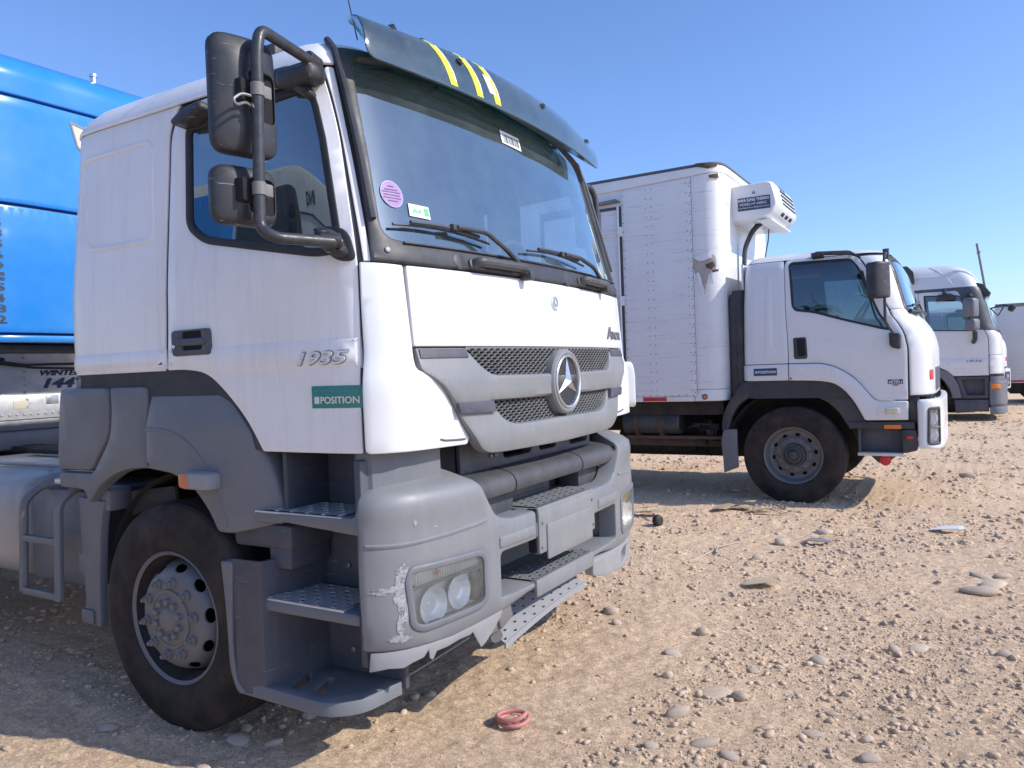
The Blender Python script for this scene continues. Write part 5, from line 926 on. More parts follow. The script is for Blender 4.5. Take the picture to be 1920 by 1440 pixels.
    MB().panel(rp([(-.735, .78, .02), (-.59, .785, .02), (-.585, .36, .01), (-.745, .295, .01), (-.755, .5, .1), (-.77, .65, .05)]), side(1.13), .0, .03, .01, .06).build('mud_flap', 'grey', B)
    st2 = MB().box((.56, -1.16, .80), (1.16, -.8, .872), .01).box((1.10, -1.10, .86), (1.20, -.7, 1.12), .01).build('step_beam', 'black', B); MB().box((.885, -1.172, .802), (1.042, -1.155, .842), .004).build('side_reflector', 'amber', st2)
    MB().box((.64, -1.06, .55), (1.05, -1.03, .80), .005).box((.64, -1.14, .53), (.67, -1.03, .80), .01).build('step_well', 'greydark', B); MB().box((.635, -1.16, .525), (1.05, -1.0, .555), .006).build('cab_step', 'plate', B)
    m = MB()
    for k in range(26): m.box((.65 + k * .015, -1.164, .555), (.658 + k * .015, -1.10, .561))
    o = m.build('step_teeth', 'plate', B); o['kind'] = 'stuff'
    sbk = MB().panel(rp([(1.035, .792, .03), (1.172, .797, .02), (1.182, .588, .02), (1.054, .552, .03)]), side(1.13), .03, .14, .012, .06).build('step_end_block', 'black', B); MB().box((1.085, -1.168, .70), (1.145, -1.155, .735), .008).build('block_reflector', 'red', sbk)
    MB().panel(rp([(.73, .525, .02), (1.0, .53, .03), (.90, .44, .06), (.82, .43, .05)]), side(1.02), 0, .04, .012, .06).build('fog_lamp_bracket', 'black', B); MB().lathe([(0, .05), (.04, .055), (.055, .03)], (.87, -1.01, .47), (.3, -1, 0), 12).build('red_fog_lamp', 'red', B)
    bp = [(-1.19, 1.215, .03)]
    def bpl(uv, off): return BS(uv, off)
    BS = Shell([(1.405, 0), (1.40, .5), (1.39, .8), (1.37, .95), (1.335, 1.07), (1.28, 1.14), (1.20, 1.167), (1.1, 1.17)], [(0, 0), (9, 0)], [(0, 0), (9, 0)], .4, 1.1); a_ = -BS.L + .09
    lpz = rp([(BS.sx(1.275), 1.010, .03), (-BS.sy(.98) * 1.0, 1.010, .03), (-BS.sy(.98), .64, .04), (BS.sx(1.265), .645, .04)])
    lpm = rp([(-p[0], p[1]) for p in lpz][::-1], 0)
    bm_o = MB().panel(rp([(a_, .61, .03), (a_, 1.09, .03), (-.95, 1.095, .02), (0, 1.07, 0), (.95, 1.095, .02), (-a_, 1.09, .03), (-a_, .61, .03), (.95, .59, .02), (0, .58, 0), (-.95, .59, .02)], .03), BS, .012, .06, .025, .05, [lpz, lpm], .012).build('bumper', 'whiteclean', B, 42)
    hl = MB().panel(inset(ccw(lpz), -.004), BS, .018, .03, .006, .05, [inset(ccw(lpz), .022)], .006).build('headlamp', 'black', B); MB().panel(inset(ccw(lpz), .018), BS, .006, .002, 0, .05).build('lens', 'lens', hl); MB().panel(inset(ccw(lpz), .018), BS, -.03, .002, 0, .05).build('lamp_back', 'satin', hl)
    m = MB()
    for z in (.90, .74): c = BS(np.array([(BS.sx(1.32), z)]), -.028)[0]; m.lathe([(0, .01), (.012, .04), (.03, .06)], c, (.6, -.8, 0), 16, cap=False)
    m.build('lamp_reflector', 'reflector', hl, 50); MB().box((BS(np.array([(BS.sx(1.33), .82)]), .0)[0] + np.array([-.05, -.012, -.006])), (BS(np.array([(BS.sx(1.33), .82)]), .0)[0] + np.array([.05, .012, .006]))).build('lamp_divider', 'satin', hl)
    MB().box((1.10, -.98, .70), (1.27, .98, 1.14), .02).build('bumper_core', 'dark', B)
    MB().panel(rect(-.7, 1.16, .7, 1.40, .03), C, .004, .03, .003, .08).build('front_grille', 'greydark', B); MB().panel(rect(-.98, 1.28, -.86, 1.38, .02), C, .008, .01, .003, .05).build('front_badge', 'red', B)
    # mirrors, wiper
    mm = MB().tube([(.945, -1.14, 2.56), (.955, -1.40, 2.52), (.945, -1.43, 2.44), (.945, -1.43, 1.86), (1.0, -1.30, 1.755)], .014, 8, .05).tube([(.945, -1.14, 2.50), (.945, -1.16, 2.60)], .03, 8).build('mirror_arm', 'pipe', B); mr_ = R(12)
    def mh(uv, off): b_ = .07 * (1 - np.abs(uv[:, 0] / .12) ** 2.5 * .6); q = np.stack([np.where(np.broadcast_to(off, b_.shape) > -.02, b_ + off, -.05), uv[:, 0], uv[:, 1]], 1); return q @ np.array(Matrix.Rotation(-R(35), 3, 'Z')).T + np.array([.90, -1.43, 2.27])
    MB().panel(rect(-.115, -.175, .115, .175, .05), mh, 0, .06, .015, .04, back=True).build('main_mirror', 'mirrorback', mm, 45); MB().panel(rp([(.955, 1.765, .02), (1.063, 1.75, .02), (1.058, 1.59, .03), (.96, 1.62, .04)]), side(1.18), .06, .07, .02, .05).build('mirror_foot', 'mirrorback', mm, 45)
    c = lambda u, z, o_: C(np.array([(u, z)]), o_)[0]
    MB().tube([c(-.95, 1.99, .04), c(-.55, 1.965, .05), c(-.2, 1.94, .05)], .014, 6).tube([c(-.95, 2.03, .03), c(-.5, 2.06, .04), c(-.1, 2.10, .03)], .010, 6).tube([c(-.55, 1.965, .05), c(-.5, 2.06, .04)], .012, 6).tube([c(-1.02, 1.97, .02), c(-.9, 1.955, .05), c(-.75, 1.94, .03)], .02, 6).build('wiper', 'black', B)
    wheel(B, (0, -1.02, .508), .525, .29, 'drive', -1, True, 'black', 'rim'); wheel(B, (0, 1.02, .508), .525, .29, 'drive', 1, False)
    MB().tube([(0, -.95, .5), (0, .95, .5)], .06, 10).build('axle', 'dark', B)
    return B, C, X, dr
B, IC, IX, idoor = cabover('box_lorry', 'white cabover box lorry with a cooling unit above the cab, second truck from the camera', (-1.62, 9.73, 0), True)
pnl = lambda nm, pts, mat, t, dep, bev, par, r=.004: MB().panel(rp(IX(pts), r), IC, t, dep, bev, .06).build(nm, mat, par)
ps_ = pnl('company_sticker', [(-.374, 1.444), (-.131, 1.446), (-.131, 1.366), (-.374, 1.366)], 'navy', .0145, .003, .001, B)
u0 = IC.sx(-.374); text('POSITION', 'sticker_lettering', IC, (u0 + .05, 1.391), .028, 'white_print', ps_, .18, .0165, .02, 0, .0005); MB().panel(rect(u0 + .013, 1.392, u0 + .040, 1.419, .004), IC, .016, .002, 0, .05).build('sticker_emblem', 'bluering', ps_)
bd = pnl('maker_badge', [(.932, 1.296), (1.067, 1.296), (1.066, 1.249), (.931, 1.250)], 'navy', .005, .004, .001, idoor)
text('ISUZU', 'badge_lettering', IC, (IC.sx(.942), 1.256), .024, 'white_print', bd, .115, .0065, .02, 0, .0006); pnl('badge_print', [(.965, 1.290), (1.035, 1.290), (1.035, 1.285), (.965, 1.285)], 'white_print', .0062, .001, 0, bd, 0)
MB().panel(rp(IX([(.965, 1.240, 0), (.985, 1.246, 0), (1.02, 1.246, 0), (1.035, 1.240, 0), (1.02, 1.233, 0), (.985, 1.233, 0)]), 0), IC, .004, .003, .001, .05).build('red_badge', 'red', idoor)
# chassis and under-body equipment
m = MB().box((-7.2, -.46, .70), (1.0, -.38, .94)).box((-7.2, .38, .70), (1.0, .46, .94)); m.build('chassis_rail', 'dark', B)
m = MB().box((-7.3, -1.05, .94), (-.75, 1.05, 1.10)); m.build('floor_bearers', 'dark', B)
at_ = MB().lathe([(0, .0), (0, .13), (.02, .145), (.68, .145), (.70, .13), (.70, 0)], (-1.97, -.93, .845), (1, 0, 0), 24).build('air_tank', 'black', B)
for x in (-1.80, -1.50): MB().lathe([(-.02, .147), (-.02, .151), (.02, .151), (.02, .147)], (x, -.93, .845), (1, 0, 0), 24).box((x - .03, -1.0, .66), (x + .03, -.85, .71)).build('tank_strap', 'rust', at_)
m = MB().box((-1.95, -1.02, .655), (-.76, -.9, .69), .004); m.box((-2.6, -.9, .56), (-.80, -.80, .655), .01); m.build('side_rail', 'rust', B)
r9 = np.random.default_rng(5); m = MB()
for k in range(16): x, y, z = r9.uniform(-1.2, -.82), r9.uniform(-.95, -.7), r9.uniform(.60, .86); d = r9.uniform(.02, .06, 3); m.box((x - d[0], y - d[1], z - d[2]), (x + d[0], y + d[1], z + d[2]), .008)
m.tube([(-1.2, -.95, .78), (-1.05, -.98, .83), (-.88, -.98, .82), (-.86, -.98, .70), (-.95, -.95, .66)], .010, 6, .04).tube([(-.92, -.96, .62), (-.76, -.98, .62)], .025, 8); o = m.build('valve_pack', 'dark', B); o['kind'] = 'stuff'
m = MB().lathe([(0, .10), (.5, .12), (.8, .08)], (-2.1, -.3, .52), (1, 0, 0), 14).box((-2.4, -.2, .36), (-.4, .2, .72), .08).box((-1.75, -.3, .40), (-1.5, .2, .6), .02).box((-1.15, -.3, .38), (-.95, .2, .6), .02); m.build('gearbox', 'dark', B)
for x, k in ((-4.6, 0), (-4.6, 1)):
    y = -1.03 if k == 0 else 1.03; wheel(B, (x, y, .508), kind='drive', sgn=-1 if k == 0 else 1, bolts=False)
    wheel(B, (x, y * .68, .508), kind='drive', sgn=-1 if k == 0 else 1, bolts=False)
m = MB().tube([(-.56, -.95, 1.1), (-.56, -.95, 2.30), (-.56, -.95, 2.32)], .085, 10).box((-.66, -1.02, 1.15), (-.53, -.75, 2.28), .02)
for k in range(14): m.box((-.55, -1.035, 1.98 + k * .02), (-.53, -.9, 1.99 + k * .02))
m.build('air_intake', 'black', B)
m = MB().box((-.66, -.9, 1.15), (-.54, .9, 1.75), .02); m.build('engine_cover', 'dark', B)
# box body
BX = Shell([(-.68, 0), (-.68, .96), (-.692, 1.06), (-.735, 1.145), (-.81, 1.188), (-.90, 1.20), (-2, 1.20), (-7.4, 1.20)], [(0, 0), (9, 0)], [(0, 0), (9, 0)], -9, 0); bx = lambda x: BX.a[int(np.argmax(BX.q[:, 1] > 1.199))] * -1 - (-.98 - x)
bx = lambda x: -float(np.interp(-x, -BX.q[6:, 0], BX.a[6:]))
body = MB().panel(rect(bx(-7.3), 1.10, -bx(-7.3), 3.72, 0), BX, -.012, .02, 0, .2).loft([[(x, y, 3.725) for x, y in ((-7.3, -1.19), (-.98, -1.19), (-.70, -.95), (-.70, .95), (-.98, 1.19), (-7.3, 1.19))]], (True, False)).box((-7.32, -1.19, 1.1), (-7.3, 1.19, 3.72)).build('box_body', 'boxwhite', B)
pb = lambda nm, pts, mat, t=.003, dep=.014, bev=.003, holes=(), par=body, res=.09: MB().panel(rp(pts, .004), BX, t, dep, bev, res, holes).build(nm, mat, par)
pb('side_panel', [(bx(-1.832), 1.160, 0), (bx(-1.000), 1.160, 0), (bx(-1.000), 3.605, 0), (bx(-1.832), 3.578, 0)], 'boxskin'); pb('side_panel', [(bx(-7.28), 1.160, 0), (bx(-2.92), 1.160, 0), (bx(-2.92), 3.545, 0), (bx(-7.28), 3.46, 0)], 'boxskin')
pb('corner_panel', [(bx(-.992), 1.235, 0), (-.965, 1.235, 0), (-.965, 3.64, 0), (bx(-.992), 3.61, 0)], 'boxskin', .004, holes=[]); pb('front_panel', [(-.96, 1.16, 0), (.96, 1.16, 0), (.96, 3.64, 0), (-.96, 3.64, 0)], 'boxskin')
pb('corner_panel', [(.965, 1.235, 0), (-bx(-.992), 1.235, 0), (-bx(-.992), 3.61, 0), (.965, 3.64, 0)], 'boxskin'); pb('side_panel', [(-bx(-1.0), 1.16, 0), (-bx(-7.28), 1.16, 0), (-bx(-7.28), 3.5, 0), (-bx(-1.0), 3.6, 0)], 'boxskin')
pb('corner_casting', [(bx(-1.03), 1.105, 0), (-.965, 1.105, 0), (-.965, 1.23, 0), (bx(-.97), 1.23, 0)], 'boxwhite', .008)
tr_ = pb('top_rail', [(bx(-7.3), 3.49, 0), (bx(-1.84), 3.586, 0), (bx(-.96), 3.618, 0), (-.86, 3.648, 0), (.86, 3.648, 0), (.86, 3.72, 0), (-.86, 3.722, 0), (bx(-.96), 3.705, 0), (bx(-2.2), 3.70, 0), (bx(-7.3), 3.68, 0)], 'boxwhite', .010, .03); pb('roof_edge', [(bx(-7.3), 3.685, 0), (bx(-2.2), 3.705, 0), (bx(-.96), 3.712, 0), (-.86, 3.728, 0), (.86, 3.728, 0), (.86, 3.75, 0), (-.86, 3.752, 0), (bx(-.96), 3.738, 0), (bx(-7.3), 3.71, 0)], 'seam', .014, .03, par=tr_)
pb('bottom_rail', [(bx(-7.3), 1.10, 0), (bx(-1.035), 1.10, 0), (bx(-1.035), 1.155, 0), (bx(-7.3), 1.155, 0)], 'boxwhite', .010, .03)
pb('red_reflector', [(bx(-1.638), 1.106, 0), (bx(-1.353), 1.106, 0), (bx(-1.353), 1.151, 0), (bx(-1.638), 1.151, 0)], 'red', .013, .004, .001); pb('white_reflector', [(bx(-1.350), 1.106, 0), (bx(-1.17), 1.106, 0), (bx(-1.17), 1.151, 0), (bx(-1.350), 1.151, 0)], 'tapewhite', .0125, .004, .001)
mk = MB().lathe([(0, .034), (.012, .032), (.016, .024)], (-.912, -1.20, 1.150), (.2, -1, 0), 16).build('side_marker_lamp', 'black', body); MB().lathe([(.010, .024), (.020, .018), (.022, .004)], (-.912, -1.20, 1.150), (.2, -1, 0), 14).build('marker_lens', 'orange', mk)
MB().lathe([(0, .03), (.02, .03), (.03, .02)], (-.735, -1.085, 3.56), (.75, -.66, 0), 12).build('top_marker_lamp', 'rust', body)
# damaged skin at the front corner
r3 = np.random.default_rng(8)
dmg = [(-.997, 2.60), (-.985, 2.70), (-.93, 2.715), (-.86, 2.735), (-.80, 2.74), (-.76, 2.71), (-.75, 2.66), (-.752, 2.60), (-.76, 2.545), (-.80, 2.535), (-.83, 2.50), (-.855, 2.40), (-.875, 2.30), (-.90, 2.285), (-.93, 2.38), (-.955, 2.48), (-.985, 2.55)]
pb('torn_skin', [(bx(x) if x < -.97 else float(-np.interp(-x, -BX.q[:, 0][np.argmax(BX.q[:, 0] < -.69):], BX.a[np.argmax(BX.q[:, 0] < -.69):])), z, .003) for x, z in dmg], 'foam', .006, .006, .001, res=.03)
cx_ = lambda x: float(-np.interp(-x, -BX.q[np.argmax(BX.q[:, 0] < -.69):, 0], BX.a[np.argmax(BX.q[:, 0] < -.69):]))
m = MB()
for q in ([(-.985, 2.70), (-.90, 2.745), (-.80, 2.755), (-.79, 2.69), (-.88, 2.66), (-.93, 2.665)], [(-.965, 2.53), (-.93, 2.54), (-.875, 2.33), (-.885, 2.285), (-.915, 2.30)], [(-.80, 2.55), (-.765, 2.55), (-.79, 2.40), (-.81, 2.42)]): m.panel(np.array([(cx_(x), z) for x, z in q]), BX, .022, .004, .001, .04)
m.build('peeled_skin', 'boxwhite', body)
m = MB().panel(np.array([(cx_(x), z) for x, z in [(-.86, 2.62), (-.78, 2.65), (-.76, 2.60), (-.80, 2.56), (-.85, 2.58)]]), BX, .008, .004, .001, .03).panel(np.array([(cx_(x), z) for x, z in [(-.80, 2.55), (-.74, 2.56), (-.74, 2.535), (-.79, 2.525)]]), BX, .024, .004, .001, .03); m.build('dark_tear', 'rust', body)
m = MB()
for q in ([(-.90, 3.70), (-.75, 3.735), (-.72, 3.70), (-.80, 3.67)], [(-.80, 3.60), (-.72, 3.62), (-.715, 3.565), (-.79, 3.57)], [(-.97, 3.71), (-.93, 3.745), (-.82, 3.74), (-.88, 3.70)]): m.panel(np.array([(cx_(x), z) for x, z in q]), BX, .016, .008, .001, .03)
m.build('corner_rust', 'rust', body)
# side door with its frame, hinges and rain hood
sd = pb('side_door', [(bx(-2.86), 1.19, 0), (bx(-1.905), 1.19, 0), (bx(-1.885), 3.372, 0), (bx(-2.86), 3.35, 0)], 'boxskin', .004); m = MB()
MB().panel(rect(bx(-2.92), 1.16, bx(-1.838), 3.40, 0), BX, -.002, .004, 0, .2).build('door_gap', 'seam', sd)
for x in (-1.865, -2.10): m.panel(rect(bx(x) - .003, 1.19, bx(x) + .002, 3.36, 0), BX, .012, .015, .002, .3)
m.panel(rect(bx(-2.86), 3.362, bx(-1.88), 3.372, 0), BX, .010, .012, .001, .3); m.build('door_moulding', 'seam', sd)
MB().tube([BX(np.array([(bx(-1.868), z)]), .03)[0] for z in (1.15, 3.40)], .012, 6).build('lock_rod', 'boxwhite', sd)
for z in (3.10, 2.29): MB().panel(rect(bx(-2.14), z - .012, bx(-1.83), z + .012, .004), BX, .022, .02, .004, .1).panel(rect(bx(-1.86), z - .055, bx(-1.83), z + .055, .004), BX, .030, .03, .004, .1).build('hinge', 'boxwhite', sd)
MB().panel(rp([(bx(-2.9), 3.40, .01), (bx(-1.84), 3.445, .01), (bx(-1.88), 3.485, .03), (bx(-2.3), 3.46, .03), (bx(-2.9), 3.435, .01)]), BX, .05, .05, .01, .08).build('rain_hood', 'steel', sd)
m = MB()
def riv(x, z): m.lathe([(0, .007), (.003, .006), (.005, .002)], BX(np.array([(bx(x), z)]), .003)[0], (0, -1, 0), 5)
for z in np.arange(1.2, 3.58, .105):
    for x in (-1.018, -1.815): riv(x, z)
    if int(z * 100) % 2 or 1:
        for x in (-1.532, -1.467, -1.052, -1.008): riv(x, z + .03)
for x in np.arange(-1.8, -1.0, .085): riv(x, 3.60 + .02); riv(x, 1.17)
for z in np.arange(1.2, 3.4, .07): riv(-1.845, z)
for x in np.arange(-3, -1.0, .17): riv(x, 3.64)
o = m.build('rivets', 'seam', body, 50); o['kind'] = 'stuff'
m = MB()
for k in range(1, 8): z = 1.2 + k * .3; m.panel(rect(bx(-1.83), z, bx(-1.0), z + .002, 0), BX, .0038, .003, 0, .3)
m.build('panel_crease', 'boxwhite', body)
# cooling unit on the front of the box
y0, y1, x0, x1 = -.71, .44, -.68, -.17
def ul(y, i): # rounded-chamfer profile in x,z
    p = [(x0, 3.125), (x0 + .30, 3.125), (x1 - .06, 3.175), (x1, 3.255), (x1 + .01, 3.30), (x1 - .03, 3.50), (x1 - .06, 3.545), (x1 - .10, 3.558), (x0, 3.545)]; cxm, czm = -.45, 3.34; return [(cxm + (a - cxm) * (1 - i) if a > x0 + .001 else a, y, czm + (b - czm) * (1 - i * .9)) for a, b in p]
ub_ = MB().loft([ul(y0 - .0, .10), ul(y0 + .02, .045), ul(y0 + .06, .01), ul(y0 + .10, 0), ul(y1 - .10, 0), ul(y1 - .06, .01), ul(y1 - .02, .045), ul(y1, .10)]).build('cooling_unit', 'whiteclean', B, 40)
MB().box((-.40, y0 + .02, 3.112), (x1 - .07, y1 - .03, 3.128), .004).build('unit_underside', 'boxwhite', ub_)
fs = lambda uv, off: np.stack([uv[:, 0], y0 - .004 - np.broadcast_to(off, (len(uv),)), uv[:, 1]], 1)
lb = MB().panel(rect(-.605, 3.245, -.245, 3.390, .004), fs, .004, .01, .001, .1).build('maker_plate', 'navy', ub_)
text('HWA SUNG THERMO', 'plate_lettering', fs, (-.598, 3.343), .034, 'white_print', lb, .345, .006, .02, 0, .0006); text('MODEL-HT-500ESC', 'plate_lettering', fs, (-.580, 3.300), .026, 'white_print', lb, .30, .006, .0, 0, .0006); text('Truck Engine Driven Refrigeration System', 'plate_lettering', fs, (-.598, 3.262), .020, 'white_print', lb, .345, .006, .0, 0, .0006)
tg = MB().panel(np.array([(-.445, 3.425), (-.405, 3.425), (-.425, 3.460)]), fs, .004, .01, .0005, .1).build('warning_triangle', 'steel', ub_)
fv = lambda uv, off: np.stack([np.interp(uv[:, 1], [3.175, 3.255, 3.30, 3.50, 3.545], [x1 - .06, x1, x1 + .01, x1 - .03, x1 - .06]) + .004 + np.broadcast_to(off, (len(uv),)), uv[:, 0], uv[:, 1]], 1)
m = MB()
for a in range(3):
    for k in range(2): m.panel(rect(-.36 + a * .22 + k * .075, 3.200, -.30 + a * .22 + k * .075, 3.235, .003), fv, .0, .006, 0, .1)
for a in range(9):
    for z in (3.31, 3.36, 3.41, 3.46): m.panel(rect(-.42 + a * .085, z, -.365 + a * .085, z + .026, .003), fv, .0, .006, 0, .1)
m.panel(rect(-.40, 3.50, -.30, 3.535, .003), fv, 0, .006, 0, .1).panel(rect(-.22, 3.50, -.10, 3.535, .003), fv, 0, .006, 0, .1); o = m.build('vent_slots', 'hole', ub_); o['kind'] = 'stuff'
m = MB()
for k, (a, b) in enumerate(((0, 0), (.025, .01), (.05, -.01), (.012, .03))): m.tube([(-.45 + a, -.42 + b, 3.13), (-.52 + a * .4, -.47 + b, 3.04), (-.60, -.50 + a + b, 2.85), (-.625, -.52 + a + b, 2.3), (-.62, -.55 + a, 1.8)], .022, 7, .08)
m.build('hose_bundle', 'pipe', ub_); MB().tube([(-.42, .0, 3.12), (-.43, .02, 3.0), (-.47, .0, 2.8), (-.5, .02, 2.65)], .008, 6, .08).build('thin_hose', 'pipe', ub_)

# ================================================================ third truck: high-roof white tractor unit
A = thing('high_roof_tractor', 'white high-roof tractor unit with a grey bumper and roof pole, third truck from the camera', 'truck', (-1.2, 21.22, 0))
AC = Shell([(1.90, 0), (1.895, .4), (1.87, .8), (1.84, 1.0), (1.79, 1.11), (1.70, 1.19), (1.60, 1.215), (1.2, 1.22), (-.1, 1.22), (-.30, 1.2), (-.36, 1.1), (-.37, 0)], [(0, 0), (1.85, 0), (1.95, .04), (2.1, .12), (2.6, .235), (2.9, .31), (3.05, .38), (3.2, .45), (3.35, .56), (3.47, .73), (3.53, .95), (3.58, 1.4)], [(0, 0), (1.9, 0), (2.9, .05), (3.2, .11), (3.4, .20), (3.5, .32), (3.56, .5), (3.58, .7)], .0, 1.7)
AXs = lambda pts: [(AC.sx(p[0]),) + tuple(p[1:]) for p in pts]
wa_ = AXs([(.450, 2.86, .04), (1.315, 2.815, .06), (1.425, 2.40, .05), (1.435, 2.0, .03), (.60, 2.045, .05), (.445, 2.10, .05)]); Wa = rp(wa_); Wb = rp([(-p[0],) + tuple(p[1:]) for p in wa_][::-1]); sA = AC.sy(1.04)
WA = rp([(-sA, 2.05, .06), (sA, 2.05, .06), (sA, 2.86, .06), (-sA, 2.86, .06)])
MB().panel(rect(-AC.L, 1.0, AC.L, 3.0, 0), AC, -.008, .03, 0, .12, [Wa, Wb, WA], 0).build('cab_frame', 'interior', A)
pa = lambda nm, pts, mat='whiteclean', t=.002, dep=.02, bev=.005, holes=(), par=A, res=.07: MB().panel(rp(pts, .02), AC, t, dep, bev, res, holes).build(nm, mat, par)
pa('rear_side_panel', [(-AC.L + .4, 1.21, .01), (AC.sx(.312), 1.21, .01), (AC.sx(.318), 2.93, .02), (-AC.L + .4, 2.93, .02)])
ad = pa('door', AXs([(.325, 1.225, .01), (.33, 2.93, .03), (1.27, 2.93, .04), (1.40, 2.86, .03), (1.50, 2.5, .1), (1.60, 2.0, .05), (1.61, 1.4, .1), (1.605, 1.015, .01), (.93, 1.015, .02), (.80, 1.14, .05), (.645, 1.22, .03)]), holes=[Wa])
MB().panel(inset(ccw(Wa), -.002), AC, .004, .02, .003, .08, [inset(ccw(Wa), .022)], .003).build('window_seal', 'rubbergasket', ad); MB().panel(inset(ccw(Wa), .012), AC, -.004, .004, 0, .1).build('window_glass', 'sidedark', ad)
pa('swage_band', AXs([(.78, 1.175, .01), (1.595, 1.175, .01), (1.595, 1.40, .01), (.42, 1.40, .01), (.50, 1.28, .03)]), 'whiteclean', .014, .02, .018, par=ad)
text('1836', 'model_number', AC, (AC.sx(1.18), 1.315), .05, 'steel', ad, .30, .018, .0, .25, .003)
pa('corner_panel', [(AC.sx(1.622), 1.46, .01), (AC.sx(1.612), 2.02, .02), (-sA - .06, 2.02, .02), (-sA + .05, 1.95, .03), (sA - .05, 1.95, .03), (sA + .06, 2.02, .02), (-AC.sx(1.612), 2.02, .02), (-AC.sx(1.622), 1.46, .01)]); pa('lower_corner_panel', [(AC.sx(1.620), 1.04, .01), (AC.sx(1.620), 1.452, .02), (-AC.sx(1.620), 1.452, .02), (-AC.sx(1.620), 1.04, .01)], t=.03, dep=.05, bev=.02)
sr = MB().panel(rp([(AC.sx(1.50), 2.03, .03), (AC.sx(1.40), 2.55, .1), (AC.sx(1.29), 2.90, .05), (AC.sx(1.20), 2.96, .03), (AC.sx(1.20), 3.0, .01), (-AC.sx(1.20), 3.0, .01), (-AC.sx(1.20), 2.96, .03), (-AC.sx(1.29), 2.90, .05), (-AC.sx(1.40), 2.55, .1), (-AC.sx(1.50), 2.03, .03), (sA, 1.99, .06), (-sA, 1.99, .06)], .02), AC, .014, .03, .008, .07, [WA], .008).build('windscreen_surround', 'greydark', A); MB().panel(inset(ccw(WA), -.01), AC, .0, .002, 0, .08).build('windscreen', 'ws', A)
MB().panel(rp([(-AC.L + .3, 2.935, .005), (AC.sx(1.20), 2.94, .005), (AC.sx(1.30), 2.90, .02), (AC.sx(1.31), 2.93, .02), (AC.sx(1.20), 2.995, .005), (-AC.L + .3, 2.99, .005)]), AC, .012, .02, .004, .07).build('roof_trim', 'greydark', A)
ua = np.linspace(-AC.L, AC.L, 111); lp = [AC(np.stack([ua, np.full_like(ua, z)], 1), .006).tolist() for z in (2.995, 3.1, 3.2, 3.28, 3.35, 3.42, 3.47, 3.50, 3.53, 3.555, 3.57, 3.58)]; lp.append([[.3 + (p[0] - .3) * .4, p[1] * .4, 3.60] for p in lp[-1]]); ro = MB().loft(lp, (False, True), False).build('high_roof', 'whiteclean', A, 40)
MB().tube([AC(np.array([(u, 3.28)]), .010)[0] for u in np.linspace(-AC.L + .4, AC.sx(1.1), 20)], .008, 6).tube([AC(np.array([(AC.sx(x), z)]), .010)[0] for x, z in ((1.25, 3.0), (1.21, 3.15), (1.15, 3.28), (1.05, 3.42), (1.0, 3.50))], .008, 6).build('roof_seam', 'boxwhite', ro)
MB().panel(rp([(1.40, 3.08, .01), (1.52, 3.05, .02), (1.67, 2.83, .02), (1.64, 2.74, .02), (1.56, 2.80, .02)]), side(1.05), .0, .04, .005, .1).build('visor_end', 'black', A)
MB().loft([[(a, y, b) for a, b in ((1.42, 3.07), (1.54, 3.04), (1.69, 2.83), (1.66, 2.76))] for y in (-1.04, 1.04)]).build('windscreen_visor', 'visor', A)
MB().tube([(1.575, -.9, 2.98), (1.44, -.95, 3.96)], .025, 8).tube([(1.455, -.95, 3.72), (1.49, -.95, 3.78)], .03, 8).build('roof_pole', 'steel', A)
MB().loft([[(x, y, z) for x, z in ((-.10, 3.30), (.12, 3.12), (.20, 3.16), (.18, 3.42), (.06, 3.56), (-.1, 3.56))] for y in (-1.24, -1.16)]).build('side_deflector_end', 'black', A)
ma = MB().tube([(1.26, -1.2, 2.80), (1.29, -1.36, 2.80), (1.30, -1.45, 2.74)], .04, 8).build('upper_mirror_arm', 'black', A); ma = MB().tube([(1.36, -1.42, 1.98), (1.36, -1.36, 1.82), (1.33, -1.22, 1.76)], .05, 8, .04).build('mirror_arm', 'black', A); ma2 = MB().box((1.16, -1.62, 2.30), (1.42, -1.36, 2.72), .06, Matrix.Rotation(R(-30), 3, 'Z')).build('main_mirror', 'grey', ma, 45); MB().box((1.20, -1.62, 2.01), (1.43, -1.36, 2.27), .06, Matrix.Rotation(R(-30), 3, 'Z')).build('wide_angle_mirror', 'grey', ma, 45)
MB().loft([[(x, y, z) for x, z in ((.62, 2.70), (.98, 2.72), (1.02, 2.80), (.90, 2.86), (.66, 2.84))] for y in (-1.40, -1.24)]).tube([(.80, -1.3, 2.84), (.80, -1.2, 2.93)], .05, 8).build('kerb_mirror', 'mirrorback', A)
MB().panel(rp([(.60, 1.215, .02), (.80, 1.13, .06), (.93, 1.01, .02), (1.02, .80, .1), (1.08, .52, .02), (.90, .51, .02), (.86, .70, .1), (.74, .92, .1), (.60, 1.04, .1), (.30, 1.10, .1), (.0, 1.1, .02), (0, 1.215, .02)]), side(1.20), .04, .14, .015, .07).build('front_wing', 'grey', A)
MB().panel(rp([(.95, 1.0, .02), (1.605, 1.0, .02), (1.60, .50, .02), (1.07, .50, .02)]), side(1.18), .0, .20, .02, .1, [rp([(1.08, .93, .02), (1.52, .93, .02), (1.52, .58, .02), (1.18, .58, .02)])]).box((1.0, -1.02, .2), (1.60, -.98, 1.0)).build('step_well', 'greydark', A); MB().panel(rp([(.93, .48, .02), (1.60, .48, .02), (1.585, .235, .03), (.95, .175, .03)]), side(1.20), .01, .20, .02, .1).build('lower_step', 'greydark', A)
AB = Shell([(1.98, 0), (1.97, .5), (1.93, .9), (1.88, 1.08), (1.80, 1.19), (1.70, 1.24), (1.60, 1.245)], [(0, 0), (9, 0)], [(0, 0), (9, 0)], .4, 1.1); aL = AB.L - .01
